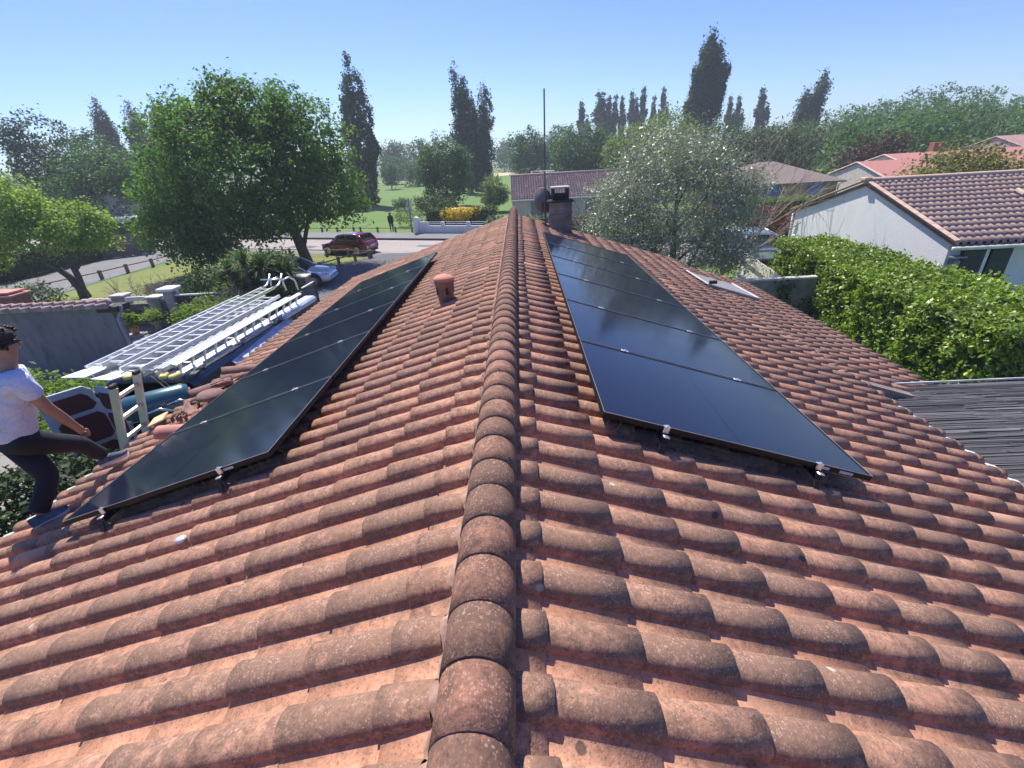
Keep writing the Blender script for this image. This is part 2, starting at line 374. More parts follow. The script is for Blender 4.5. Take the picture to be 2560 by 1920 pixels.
TH = .3113; CT, ST = math.cos(TH), math.sin(TH)
RX, RZ = -.1626, CAMZ - 1.1314           # ridge line in the plane of the solar panels
def rp(side, s, y, off=0.):              # point on a slope: s down from the ridge, off below the panel plane
    return (RX + side * (s * CT - off * ST), y, RZ - s * ST - off * CT)
BASE = .178
house = thing('tiled_house', 'long low house under the camera with terracotta canal tile roof carrying solar panels', 'house', (0, 0, 0))
Y0 = .07 + .2043 * -1 - .52
def roof_obj(side, y0, rows, courses, s_end, s_join, nm='roof_slope', **kw):
    me = tiles(rp(side, 0, y0, BASE), (0, 1, 0), (side * CT, 0, -ST), rows, courses, uc0=0, s_join=s_join, s_end=s_end, **kw)
    return link(nm, me, M_tile, house)
ystart = .755 - .2043 * 3
n_all = int((12.25 - ystart) / .2043)
roof_obj(-1, ystart, n_all, 15, 4.58, .345, s_first=.192)
roof_obj(1, ystart, n_all, 14, 4.40, .24)
# lower lean-to strip that continues the right slope
me = tiles(rp(1, 0, 5.2, BASE + .01), (0, 1, 0), (CT, 0, -ST), 31, 19, uc0=0, s_first=4.25, s_join=4.335, s_end=6.15)
link('lean_to_slope', me, M_tile, house)
# underlay so nothing shows through
u = MB()
for side, s1, ya, yb in ((-1, 4.5, ystart - .3, 12.2), (1, 4.32, ystart - .3, 12.2), (1, 6.05, 5.16, 11.5)):
    a = [rp(side, 0, ya, BASE + .03), rp(side, s1, ya, BASE + .03), rp(side, s1, yb, BASE + .03), rp(side, 0, yb, BASE + .03)]
    u.add(a + [(p[0], p[1], p[2] - .06 - (.01 if s1 > 5 else 0)) for p in a], [(0, 1, 2, 3), (4, 7, 6, 5), (0, 4, 5, 1), (1, 5, 6, 2), (2, 6, 7, 3), (3, 7, 4, 0)])
u.obj('underlay', plain('dark_underlay', (.05, .04, .035), .9), house)
# ridge caps
V = []; Q = []; P = []; seg = 16; pit = .1755
ph = np.linspace(-math.pi * .53, math.pi * .53, seg + 1); y = -.1
k = 0; nr = int(12.7 / pit)
for i in range(nr):
    ya = .57 + (i - 4) * pit; yb = ya + pit + .03
    j = rng.normal(0, 1, 5)
    pts = []
    for t, inner in ((0, .011), (0, 0), (.5, 0), (1, 0)):
        rr = .116 - .0035 * t - inner; yy = ya + (yb - ya) * t + j[0] * .003
        xx = RX - .004 + j[1] * .001 + rr * np.sin(ph) * .90; zz = RZ - .128 + -.002 - .004 * t + j[2] * .0008 + rr * 1.0 * np.cos(ph)
        pts.append(np.stack([xx, np.full_like(xx, yy), zz], 1))
    pts = np.array(pts); base = sum(len(x) for x in V); r, c, _ = pts.shape
    V.append(pts.reshape(-1, 3)); P.append(np.full(r * c, .85 + .2 * rng.random()))
    ii, jj = np.meshgrid(np.arange(r - 1), np.arange(c - 1), indexing='ij'); a = (base + ii * c + jj).ravel()
    Q.append(np.stack([a, a + c, a + c + 1, a + 1], 1))
me = np_mesh('ridge', np.concatenate(V), np.concatenate(Q)); at = me.attributes.new('pat', 'FLOAT', 'POINT'); at.data.foreach_set('value', np.concatenate(P).astype(np.float32))
link('ridge_tiles', me, M_tilec, house, True)
# mortar bedding along both sides of the ridge
m = MB()
for side, s0, s1 in ((-1, .085, .215), (1, .085, .112)):
    n = 900; vs = []
    for i in range(n + 1):
        yy = -.15 + i * 12.4 / n; a = rng.normal(0, .002); b = rng.normal(0, .003); hm_ = max(0, math.cos(2 * math.pi * (yy - ystart) / .2043)) ** .5 * .050 + .006
        vs += [rp(side, s0, yy, BASE - (.066 if side < 0 else .09) + a), rp(side, s0 + (s1 - s0) * (.80 if side < 0 else .5), yy, BASE - (hm_ if side < 0 else .055) + b), rp(side, s1 + b, yy, BASE + .01)]
    fs = []
    for i in range(n):
        for q in (0, 1):
            a = i * 3 + q; f = (a, a + 1, a + 4, a + 3); fs.append(f if side < 0 else f[::-1])
    m.add(vs, fs)
m.obj('ridge_mortar', M_mortar, house, True)
# walls, fascia, gutters
ez = rp(1, 4.4, 0, BASE)[2]
w_ = MB()
yw0, yw1 = -3.0, 12.0
w_.prism([(RX - 3.95, yw0, 0), (RX + 3.85, yw0, 0), (RX + 3.85, yw1, 0), (RX - 3.95, yw1, 0)], rp(-1, 4.15, 0, BASE + .1)[2])
w_.add([(RX - 3.95, yw1 + .002, 2.5), (RX + 3.85, yw1 + .002, 2.5), (RX, yw1 + .002, RZ - .32)], [(0, 2, 1)])
w_.prism([(RX + 3.852, 5.4, 0), (RX + 5.5, 5.4, 0), (RX + 5.5, 11.3, 0), (RX + 3.852, 11.3, 0)], rp(1, 5.85, 0, BASE + .1)[2])
w_.obj('wall', M_cream, house)
def gutter(side, s, ya, yb):
    g = MB(); p0 = rp(side, s, ya, BASE + .06); n = 8; vs = []
    for yy in (ya, yb):
        for q in range(n + 1):
            t = math.pi * q / n; vs.append((p0[0] + .055 * math.cos(t), yy, p0[2] - .055 * math.sin(t)))
    g.add(vs, [(q, q + 1, q + n + 2, q + n + 1) for q in range(n)])
    o = g.obj('gutter', M_white, house, True); o.modifiers.new('s', 'SOLIDIFY').thickness = .006
gutter(-1, 4.60, ystart - .2, 12.2); gutter(1, 4.43, ystart - .2, 5.1); gutter(1, 6.18, 5.2, 11.5)
c0 = None   # white eaves clips under the covers
for i in range(3, 22):
    yy = ystart + (i + .5) * .2043
    for side, s in ((-1, 4.60), (1, 4.43)):
        c0_ = MB().box((0, 0, 0), (.10, .035, .012), bev=.004).obj('eaves_clip', M_white, house) if c0 is None else c0.copy()
        if c0 is None: c0 = c0_
        else: COL.objects.link(c0_)
        c0_.location = rp(side, s, yy, BASE - .03); c0_.rotation_euler = (0, side * .35, 0)
vb = MB(); a = rp(1, 4.3, 5.07, BASE - .005); b = rp(1, 6.12, 5.07, BASE - .005)
vb.add([(a[0], 5.02, a[2]), (b[0], 5.02, b[2]), (b[0], 5.2, b[2] + .01), (a[0], 5.2, a[2] + .01), (a[0], 5.02, a[2] - .15), (b[0], 5.02, b[2] - .15)], [(0, 1, 2, 3), (4, 5, 1, 0)])
vb.obj('verge_flashing', plain('verge_mortar', (.22, .17, .15), .9, var=.3), house)
# pale roof window sheet on the right slope
sk = MB(); c = [rp(1, 4.04, 9.02, .105), rp(1, 5.12, 8.98, .105), rp(1, 5.04, 10.1, .105), rp(1, 3.98, 10.15, .105)]
sk.add(c + [(p[0], p[1], p[2] - .05) for p in c], [(0, 1, 2, 3), (4, 7, 6, 5), (0, 4, 5, 1), (1, 5, 6, 2), (2, 6, 7, 3), (3, 7, 4, 0)])
swin = sk.obj('roof_window', plain('dull_zinc', (.24, .235, .22), .6, .1, var=.08), house)
e = MB()
for a, b in ((0, 1), (1, 2), (3, 0)):
    e.tube([Vector(c[a]) + Vector((0, 0, .012)), Vector(c[b]) + Vector((0, 0, .012))], .016, 6)
e.obj('window_frame', plain('pale_zinc_edge', (.6, .58, .56), .5, .2), swin)
box('window_catch', rp(1, 4.10, 9.0, .03), (.14, .06, .06), M_black, swin)

# chimney with slotted cowl
ch = MB(); cx, cy = .94, 11.3; zb = 3.3
ch.box((cx, cy + .16, (zb + 4.30) / 2), (.50, .5, 4.30 - zb))
M_chim = NT('sooty_render')
def _chim():
    k = M_chim; z = k.n('ShaderNodeSeparateXYZ', ins={0: k.co})
    soot = k.ramp(k.math('ADD', k.math('MULTIPLY', k.noise(3.5, 5), .5), k.math('MULTIPLY', z.outputs[0], .55)), [(.55, 0), (.95, 1)])
    top = k.ramp(k.math('ADD', z.outputs[2], k.math('MULTIPLY', k.noise(9, 4), .12)), [(0, 0), (1, 1)])
    c = k.mix(k.ramp(k.noise(7, 6, .7), [(.35, 0), (.65, 1)]), (.30, .27, .23), (.20, .185, .165))
    c = k.mix(k.math('MULTIPLY', soot, .8), c, (.05, .05, .052)); k.bump(k.noise(60, 4), .4, .01); return k.set(c, .95)
_chim(); M_chim = M_chim.m
chim = ch.obj('chimney', M_chim, house)
box('chimney_band', (cx, cy + .16, 4.05), (.525, .525, .035), plain('violet_grey_band', (.14, .13, .17), .8), chim)
M_soot = plain('sooted_clay', (.035, .033, .035), .9, var=.4, scale=8)
c_ = MB(); c_.box((cx, cy + .16, 4.325), (.60, .6, .05), bev=.02)
for q in (-1, 1):
    for r in (-1, 1): c_.box((cx + q * .165, cy + .16 + r * .165, 4.47), (.055, .055, .26))
for hz in (4.38, 4.42, 4.46): c_.box((cx, cy + .16, hz), (.36 - (hz - 4.3) * .3, .36 - (hz - 4.3) * .3, .03), bev=.008)
c_.box((cx, cy + .16, 4.39), (.24, .24, .16))
c_.obj('chimney_cowl', M_soot, chim)
box('chimney_cap', (cx, cy + .16, 4.61), (.42, .42, .035), plain('pale_cap_stone', (.42, .39, .35), .9), chim, bevel=.006)

# pot-shaped terracotta roof vent standing on the left slope
vt = thing('roof_vent', 'pot shaped terracotta roof vent standing on the left slope near the ridge', 'roof vent', rp(-1, .85, 5.42, .12))
v = MB(); v.lathe([(.085, -.05), (.088, .02), (.10, .06), (.103, .12), (.112, .18), (.122, .235), (.118, .245)], seg=28)
v.obj('pot', M_terrad, vt, True)
v = MB(); v.lathe([(.124, .236), (.127, .25), (.124, .262), (.09, .283), (.05, .298), (.02, .303)], seg=28); v.obj('lid', M_terra, vt, True)
for a in (-2.5, -1.2, .3): MB().box((.104 * math.cos(a), .104 * math.sin(a), .12), (.012, .035, .09), rz=a, bev=.005).obj('vent_slot', M_black, vt)

# ------------------------------------------------------------------ solar panels
AL, AR_, YL, YR = 1.5971, .6215, 2.435, 2.263
PW, PL = 1.134, 1.722
ordn = ['nearest', 'second', 'third', 'fourth', 'fifth', 'farthest']
def panel_proto():
    t = bpy.data.objects.new('solar_panel', None); COL.objects.link(t); t.empty_display_size = .2
    b = MB(); b.box((0, 0, -.006), (PL - .022, PW - .022, .004)); b.obj('glass', M_cell, t)
    f = MB(); th = .012
    f.box((-PL / 2 + th / 2, 0, -.0175), (th, PW, .035)); f.box((PL / 2 - th / 2, 0, -.0175), (th, PW, .035))
    f.box((0, -PW / 2 + th / 2, -.018), (PL - 2 * th, th, .035)); f.box((0, PW / 2 - th / 2, -.018), (PL - 2 * th, th, .035))
    f.obj('frame', M_frame, t, bevel=.0012)
    e = MB()   # thin pale strips: highlight of the frame's chamfer put into colour
    for yy in (-PW / 2 + .0015, PW / 2 - .0015): e.box((0, yy, .0005), (PL, .003, .002))
    for xx in (-PL / 2 + .0015, PL / 2 - .0015): e.box((xx, 0, .0008), (.003, PW, .002))
    e.obj('edge_highlight', plain('bright_frame_edge', (.35, .36, .37), .4, .5), t)
    return t
proto = panel_proto(); first = True
for side, a, y0, sn in ((-1, AL, YL, 'left'), (1, AR_, YR, 'right')):
    for i in range(6):
        o = proto if first else copy_tree(proto); first = False
        s = a + PL / 2; p = rp(side, s, y0 + PW / 2 + i * (PW + .02), 0)
        o.location = p; o.rotation_euler = (0, side * TH, 0)
        tag(o, f"{ordn[i]} black solar panel of the row on the {sn} roof slope", 'solar panel', 'solar panels on the roof')
    box_ = None
    if True:
        lab = MB(); s = a + (.33 if side < 0 else PL - .17)
        # maker's sticker plate: a plain silver barcode-like tag on the front frame
        c = rp(side, s, y0 - .0015, .02); lab.box(c, (.09, .002, .018), M=Matrix.Rotation(side * TH, 3, 'Y'))
        tgo = lab.obj('rating_tag', plain('silver_sticker', (.5, .5, .5), .4), None)
        pan = [o for o in bpy.data.objects if o.name.startswith('solar_panel') and o.get('label', '').startswith('nearest') and sn + ' roof' in o['label']][0]
        mi = (Matrix.Translation(pan.location) @ pan.rotation_euler.to_matrix().to_4x4()).inverted()
        tgo.data.transform(mi); tgo.parent = pan
    # rails with end clamps
    for q, ss in enumerate((a + .38, a + 1.36)):
        rl = thing('mounting_rail', f"black rail under the {sn} panel row, {('closer to the ridge', 'closer to the eaves')[q]}, with bright end clamps", 'rail', rp(side, ss, y0 - .06, .06), 0, 'rails under the solar panels')
        rl.rotation_euler = (0, side * TH, 0)
        box('rail_bar', (0, 3.53, 0), (.04, 7.05, .035), M_frame, rl)
        cl = MB(); cl.box((0, .01, .022), (.036, .03, .008), bev=.003); cl.box((0, .046, .045), (.034, .006, .04)); cl.box((0, .055, .0635), (.036, .025, .005)); cl.lathe([(.007, .055), (.007, .074)], (0, .055, 0), 8)
        cl.obj('end_clamp', M_alu, rl)
        hk = MB(); hk.box((-.01, -.02, -.045), (.034, .010, .055), M=Matrix.Rotation(-.5, 3, 'X')); hk.tube([(.05, -.015, -.03), (.07, -.02, -.038)], .008, 8)
        hk.obj('roof_hook', M_black, rl)
        for i in range(1, 6):
            m = MB(); m.box((0, .06 + i * (PW + .02) - .01, .0615), (.06, .03, .006), bev=.002); m.lathe([(.008, .06), (.008, .072)], (0, .06 + i * (PW + .02) - .01, 0), 8)
            m.obj('mid_clamp', M_alud, rl)
    # thin wire bird guard hanging from the frame edges
    wmt = thing('bird_guard', f"thin wire mesh guard below the front edge of the {sn} panel row", 'wire mesh'); M_wire = plain('rusty_wire', (.22, .15, .10), .6, .3)
    class _W:
        def tube(s, *a, **k): MB().tube(*a, **k).obj('wire', M_wire, wmt)
    wm = _W()
    for i in range(23):
        s = a + .05 + i * .075; top = rp(side, s, y0 + .012, .03); bot = rp(side, s + rng.normal(0, .01), y0 + .03 + rng.random() * .04, .165)
        wm.tube([top, bot], .0014, 4)
    for off, yy in ((.075, .02), (.12, .035)):
        for i0 in range(0, 22, 4):
            if rng.random() < .75: wm.tube([rp(side, a + .05 + i0 * .075, y0 + yy, off), rp(side, a + .05 + (i0 + 3.2) * .075, y0 + yy, off)], .002, 4)
    for i in range(46 if side < 0 else 0):
        yy = y0 + .1 + i * .15; wm.tube([rp(side, a + .012, yy, .035), rp(side, a - .02 + rng.normal(0, .01), yy + .02, .165)], .0016, 4)

# ------------------------------------------------------------------ loose pieces lying on the left slope
def half_tile(name, label, p, rz, tilt=0, L=.42, r0=.085, r1=.07, mat=M_terrad, up=True, broken=0):
    n = 12; vs = []; rows = 6
    for i in range(rows + 1):
        t = i / rows; rr = r0 + (r1 - r0) * t
        for q in range(n + 1):
            a = math.pi * q / n; e = (random.random() * broken if i == rows else 0)
            vs.append((rr * math.cos(a), (t - .5) * L - e, rr * math.sin(a)))
    fs = [(i * (n + 1) + q, i * (n + 1) + q + 1, (i + 1) * (n + 1) + q + 1, (i + 1) * (n + 1) + q) for i in range(rows) for q in range(n)]
    o = MB().add(vs, fs).obj(name, mat, None, True); s = o.modifiers.new('s', 'SOLIDIFY'); s.thickness = .013
    o.location = p; o.rotation_euler = (tilt, -TH, rz) if up else (tilt, math.pi - TH, rz)
    return tag(o, label, 'roof tile')
G_ = lambda s, y, off=.09: rp(-1, s, y, off)
half_tile('broken_tile', 'broken canal tile lying crosswise at the eaves beside the left panels', G_(4.02, 5.12, .085), -.9, .1, .5, broken=.05)
half_tile('curved_tile', 'curved clay tile propped just beyond the broken one', G_(3.78, 5.45, .075), -1.0, -.12, .46)
half_tile('upturned_tile', 'upturned canal tile with open hollow under the clay disc', G_(4.08, 4.78, .05), .55, .1, .38, up=False)
half_tile('pink_tile', 'newer salmon pink tile at the edge of the nearest left panel', G_(3.62, 3.92, .103), math.pi / 2, 0, .36, .077, .068, mat=plain('salmon_clay', (.42, .18, .145), .8))
dv = thing('clay_vent_cap', 'mushroom shaped clay vent cap on its stem beside the left panel edge', 'vent cap', G_(3.70, 4.62, .16))
v = MB(); v.lathe([(.05, -.02), (.052, .10), (.06, .13)], seg=16); v.obj('stem', M_terrad, dv, True)
v = MB(); v.lathe([(.13, .125), (.15, .13), (.152, .145), (.125, .175), (.07, .195), (.03, .20)], seg=28); v.obj('cap', M_terrad, dv, True)
br = thing('tile_fragments', 'little heap of snapped clay strips between the two loose tiles', 'tile fragments', G_(3.86, 5.0, .09))
for i in range(6):
    box('fragment', (random.uniform(-.08, .1), random.uniform(-.16, .16), .05 + .012 * i), (.02, .22 - .02 * i, .014), M_terrad, br, rz=random.uniform(-.9, -.4))
bc = thing('clay_brackets', 'dark cluster of clay clips on the tiles beside the second left panel', 'clip', G_(3.80, 4.22, .085))
for i in range(4): box('clip', (-.08 + .045 * i, .02 * (i % 2), .03), (.012, .05, .07), M_terrad, bc, rz=.2)
ba = thing('plastic_bottle_cap', 'small clear plastic disc lying in a channel low on the left slope', 'plastic disc', rp(-1, 1.98, 1.93, .13))
MB().lathe([(.028, 0), (.03, .006), (.028, .014), (.012, .018)], seg=16).obj('disc', plain('clear_plastic', (.5, .52, .55), .1), ba, True)
def blob(name, label, cat, p, sx, sy, mat, n=14, h=.004, rz=0):
    vs = [(0, 0, h)]; 
    for i in range(n):
        t = 2 * math.pi * i / n; r = 1 + random.uniform(-.22, .22); vs.append((sx * r * math.cos(t), sy * r * math.sin(t), 0))
    o = MB().add(vs, [(0, i + 1, (i + 1) % n + 1) for i in range(n)]).obj(name, mat, None, True); o.location = p; o.rotation_euler = (0, -TH if p[0] < RX - .1 else 0, rz)
    return tag(o, label, cat)
M_lich = plain('pale_lichen', (.42, .43, .36), .95, var=.4, scale=60)
blob('lichen', 'pale grey lichen patch in a channel at the bottom of the left slope', 'lichen', rp(-1, .86, .74, .135), .035, .02, M_lich)

# ------------------------------------------------------------------ antenna mast and dish by the chimney
an = thing('tv_antenna', 'tall thin television aerial mast rising beside the chimney', 'antenna', (.60, 11.5, 3.7))
MB().tube([(0, 0, 0), (.0, 0, .7), (.02, 0, 2.85)], [.022, .02, .016], 8).obj('mast', plain('dark_mast_steel', (.13, .13, .14), .5, .5), an)
y_ = MB()
y_.tube([(-.14, -.12, 1.27), (.12, .18, 1.25)], .007, 6)
for i in range(7):
    t = i / 6; c = Vector((-.14 + .26 * t, -.12 + .30 * t, 1.27 - .02 * t)); y_.tube([c + Vector((-.11, .09, 0)), c + Vector((.11, -.09, 0))], .0035, 4)
y_.box((.14, .2, 1.25), (.02, .02, .22))
y_.obj('yagi', M_steel, an)
y_ = MB()
for z, l in ((1.98, .13), (1.90, .05), (1.84, .10)): y_.tube([(-l, 0, z), (l * .9, .05, z)], .004, 4)
y_.box((0, 0, 1.9), (.04, .04, .10)); y_.obj('short_elements', M_steel, an)
ds = thing('satellite_dish', 'grey satellite dish seen from behind on the aerial mast', 'satellite dish', (.50, 11.62, 4.28))
prof = [(r, .18 * r * r / .09) for r in (0.001, .06, .12, .18, .24, .29, .30)]
d = MB(); Md = Matrix.Rotation(-R_(20), 3, 'Z') @ Matrix.Rotation(-R_(74), 3, 'X')
d.lathe(prof, (0, 0, 0), 32, M=Matrix.Rotation(R_(-28), 3, 'Z') @ Matrix.Rotation(-R_(78), 3, 'X'))
o = d.obj('reflector', plain('weathered_dish_grey', (.13, .125, .13), .75, var=.35, scale=5), ds, True); o.scale = (.78, 1, 1)
d = MB(); d.box((.05, -.05, -.06), (.10, .05, .10)); d.tube([(.10, -.10, -.05), (.05, -.04, -.12), (0, .02, -.26)], .012, 6); d.obj('bracket', plain('rusty_bracket', (.10, .07, .06), .8), ds)
d = MB(); d.tube([(0, 0, -.30), (.05, .28, -.20)], .01, 6); d.box((.05, .3, -.18), (.05, .08, .05)); d.obj('receiver_arm', M_steel, ds)
cb = MB(); cb.tube([(.25, 11.55, 4.2), (.22, 11.5, 4.08), (.27, 11.4, 3.99), (.45, 11.35, 3.93), (.6, 11.42, 3.86)], .008, 6)
tag(cb.obj('aerial_cable', plain('cream_cable', (.5, .46, .38), .6)), 'thin cream cable looping from the dish down onto the tiles', 'cable')
# ------------------------------------------------------------------ foliage
def leaf_mesh(name, ells, n_cl, per, leaf, rc, seed=0, shell=.55, aspect=.55, droop=0., zmin=None, boxes=None, flatten=1.):
    """leaf faces in clumps through ellipsoids (cx,cy,cz,rx,ry,rz)"""
    g = np.random.default_rng(seed); C = []
    if ells:
        E_ = np.array(ells, float); vol = E_[:, 3] * E_[:, 4] * E_[:, 5]; vol = vol ** .72; idx = g.choice(len(E_), n_cl, p=vol / vol.sum())
        d = g.normal(size=(n_cl, 3)); d /= np.linalg.norm(d, axis=1)[:, None]
        r = (shell + (1 - shell) * g.random(n_cl)) ** .7; r *= 1 + g.normal(0, .05, n_cl)
        C = E_[idx, :3] + d * r[:, None] * E_[idx, 3:6]; ND = d
    else:
        C, ND = boxes(g, n_cl)
    sz = g.uniform(.55, 1.35, n_cl)
    off = g.normal(size=(n_cl, per, 3)) * (rc * sz)[:, None, None] * np.array([1, 1, .75 * flatten]); 
    Pn = (C[:, None] + off).reshape(-1, 3); nd = np.repeat(ND, per, 0)
    if droop: Pn[:, 2] -= droop * g.random(len(Pn)) ** 2
    if zmin is not None: kk = Pn[:, 2] > zmin; Pn = Pn[kk]; nd = nd[kk]
    n = len(Pn); nor = nd * .55 + np.array([0, 0, .45]) + g.normal(size=(n, 3)) * .65; nor /= np.linalg.norm(nor, axis=1)[:, None]
    t = g.normal(size=(n, 3)); 
    if droop: t[:, 2] -= 1.6
    t -= (t * nor).sum(1)[:, None] * nor; t /= np.linalg.norm(t, axis=1)[:, None]; b = np.cross(nor, t)
    L = leaf * g.uniform(.6, 1.35, n)[:, None]; W = L * aspect
    V = np.stack([Pn - t * L / 2, Pn + b * W / 2 + nor * W * .12, Pn + t * L / 2, Pn - b * W / 2 + nor * W * .12], 1).reshape(-1, 3)
    Q = np.arange(4 * n).reshape(-1, 4); return np_mesh(name, V, Q)
def trunk_mesh(paths):
    m = MB()
    for pts, rad in paths: m.tube(pts, rad, 8)
    return m
def branches(base, top, r, n, spread, seed, lo=.35):
    """main stem with limbs reaching into the crown"""
    g = random.Random(seed); base, top = Vector(base), Vector(top); P = []
    mid = base.lerp(top, .5) + Vector((g.uniform(-.1, .1), g.uniform(-.1, .1), 0)) * (top - base).length * .15
    P.append(([base, base.lerp(mid, .5), mid, top], [r * 1.25, r, r * .7, r * .2]))
    for i in range(n):
        t = lo + (1 - lo) * .8 * i / max(1, n - 1); p = base.lerp(mid, t * 2) if t < .5 else mid.lerp(top, t * 2 - 1)
        a = i * 2.4 + g.random(); sp = spread * (1.1 - .5 * t) * g.uniform(.7, 1.1); h = (top - base).length
        q = p + Vector((math.cos(a) * sp * .5, math.sin(a) * sp * .5, h * .13)); e = p + Vector((math.cos(a) * sp, math.sin(a) * sp, h * g.uniform(.15, .32)))
        P.append(([p, q, e], [r * .5 * (1 - .5 * t), r * .3 * (1 - .4 * t), r * .06]))
    return P
def tree(name, label, base, ells, mat, n_cl, per, leaf, rc, seed, trunk=None, cat='tree', group=None, bark=None, **kw):
    t = thing(name, label, cat, base, 0, group)
    link('crown', leaf_mesh('crown', ells, n_cl, per, leaf, rc, seed, **kw), mat, t)
    if trunk: trunk_mesh(trunk).obj('trunk', bark or M_bark, t, True)
    return t
# big round tree
b = (-14.6, 29.0, 0)
E = [(-.9, -1, 5.6, 5.2, 4.4, 3.5), (-2.6, -.6, 7.6, 2.6, 2.6, 1.9), (.6, -.4, 7.9, 2.8, 2.6, 1.7), (2.9, -.8, 6.4, 2.8, 2.6, 2.4), (3.8, -1, 4.0, 2.5, 2.6, 1.9),
     (-4.7, -1.2, 4.1, 2.2, 2.8, 2.0), (-4.2, -2.4, 2.6, 2.6, 2.0, 1.5), (-1.8, -3.0, 2.6, 2.6, 1.8, 1.5), (1.2, -2.6, 3.2, 2.5, 1.8, 1.5), (-3.2, -3, 1.5, 2.3, 1.3, .9), (-.6, -1, 9.0, 1.4, 1.3, .9), (2.0, -.8, 8.6, 1.1, 1.1, .8)]
tree('broadleaf_tree', 'largest broad round dark green tree, spreading over the lawn above the cars', b, E, L_big, 2700, 25, .20, .27, 3,
     branches((1.2, 0, 0), (0, -.8, 8.2), .28, 9, 3.6, 5, .22) + [([(1.2, 0, 1.0), (2.0, -.3, 2.6), (3.6, -.8, 3.9)], [.14, .1, .04])], shell=.35)
# lime-green tree at the left
b = (-22.2, 22.6, 0)
E = [(-2.2, -.6, 4.0, 2.7, 2.4, 1.5), (.2, -.2, 3.4, 1.8, 1.7, 1.2), (-2.9, -.6, 5.3, 1.6, 1.5, 1.2), (1.5, .2, 2.9, 1.1, 1.1, .8), (-4.2, -.9, 2.6, 2.2, 1.8, 1.4), (-3.2, -1, 3.4, 2.0, 1.6, 1.2), (-.4, -.3, 4.2, 1.1, 1.0, .7), (1.9, .3, 3.5, .6, .6, .5)]
tree('field_maple', 'lime green spring tree with forked dark trunk at the left edge of the lawn', b, E + [(1.0, 0, 3.5, 1.5, 1.4, 1.1), (-1.2, -.5, 4.9, 1.7, 1.5, 1.0)], L_lime, 1250, 24, .16, .19, 8,
     [([(0, 0, 0), (-.05, 0, .5), (-.35, 0, 1.1), (-1.0, -.1, 1.9), (-1.8, -.2, 3.4)], [.26, .2, .15, .12, .05]), ([(0, 0, .35), (.12, 0, 1.1), (.05, 0, 2.0), (.2, 0, 3.6)], [.18, .14, .12, .04]), ([(.08, 0, 1.3), (.5, .1, 1.7), (.7, .1, 2.3), (1.2, .1, 3.2)], [.07, .06, .05, .02]), ([(-.6, 0, 1.45), (-.8, 0, 2.3), (-.5, 0, 3.2)], [.08, .06, .03])], shell=.3)
# silver olive tree beyond the gable
b = (5.2, 16.2, 0)
E = [(-.2, 0, 3.6, 2.5, 1.9, 1.7), (-1.6, -.1, 2.9, 1.5, 1.5, 1.3), (1.6, .1, 2.9, 1.3, 1.4, 1.5), (-.6, 0, 5.0, 1.5, 1.3, .95), (.7, 0, 4.9, 1.4, 1.2, .85), (-2.2, 0, 3.9, .9, .9, .8), (2.0, 0, 4.0, .9, .9, .8), (0, -.5, 2.0, 2.1, 1.2, .9), (-1.7, -.6, 2.2, 1.2, 1, .8), (1.9, .1, 1.9, 1.0, 1.1, .9)]
tree('olive_tree', 'silvery grey green olive tree standing just beyond the far end of the roof', b, E, L_olive, 3000, 21, .105, .17, 12,
     branches((.1, 0, 0), (-.1, 0, 4.6), .13, 9, 1.5, 9, .2) + [([(.3, 0, 0), (.6, 0, 1.6), (1.2, 0, 3)], [.08, .06, .02])], aspect=.3, shell=.25)
# low green bush in front of it, on its left side
tree('rounded_bush', 'yellowish green bush at the foot of the silvery olive tree beside the chimney', (3.6, 14.6, 0), [(0, 0, 1.35, 1.5, 1.0, 1.25), (-1.0, .2, 1.1, .9, .8, 1.0), (1.3, 0, 1.0, 1.1, .9, 1.0)], leaf_mat('olive_bush_leaf', (.07, .11, .045), (.13, .17, .07), (.30, .34, .20), .2), 520, 20, .085, .13, 13,
     branches((0, 0, 0), (0, 0, 1.8), .06, 4, .6, 4), cat='bush', aspect=.4)
# bare trees
def bare(name, label, base, h, spread, seed, r=.07, n=9, lean=(0, 0)):
    g = random.Random(seed); m = MB()
    def grow(p, d, L, r, lev):
        q = p + d * L * .5 + Vector((g.uniform(-1, 1), g.uniform(-1, 1), g.uniform(-.4, .8))) * L * .07; e = q + (d + Vector((g.uniform(-1, 1), g.uniform(-1, 1), g.uniform(-.2, .4))) * .22) * L * .5
        m.tube([p, q, e], [r, r * .8, r * .55], 5, cap=False)
        if lev <= 0: return
        for i in range(3 if lev > 1 else 4):
            dd = (d + Vector((g.uniform(-1, 1), g.uniform(-1, 1), g.uniform(-.45, .5))) * .75).normalized()
            grow(p.lerp(e, g.uniform(.45, 1)), dd, L * g.uniform(.5, .78), max(.006, r * .5), lev - 1)
    for i in range(n):
        a = 2 * math.pi * i / n + g.random(); d = Vector((math.cos(a) * spread + lean[0], math.sin(a) * spread + lean[1], 1)).normalized()
        grow(Vector((0, 0, .1)), d, h * .5, r, 3)
    o = thing(name, label, 'tree' if h > 2.6 else 'shrub', base); m.obj('branches', M_barkl, o, True); return o
bare('bare_tree', 'leafless pale branching tree to the left of the silvery olive tree', (4.4, 25, 0), 4.2, .7, 21, .07, 6, (-.1, 0))
bare('bare_tree', 'leafless branching tree spreading in front of the ochre house', (8.8, 20.5, 0), 6.2, .7, 33, .042, 5, (.5, 0))
bare('bare_shrub', 'low leafless fan shaped shrub on the lawn behind the garden wall', (-16.2, 19.2, 0), 1.8, 1.3, 6, .03, 11)

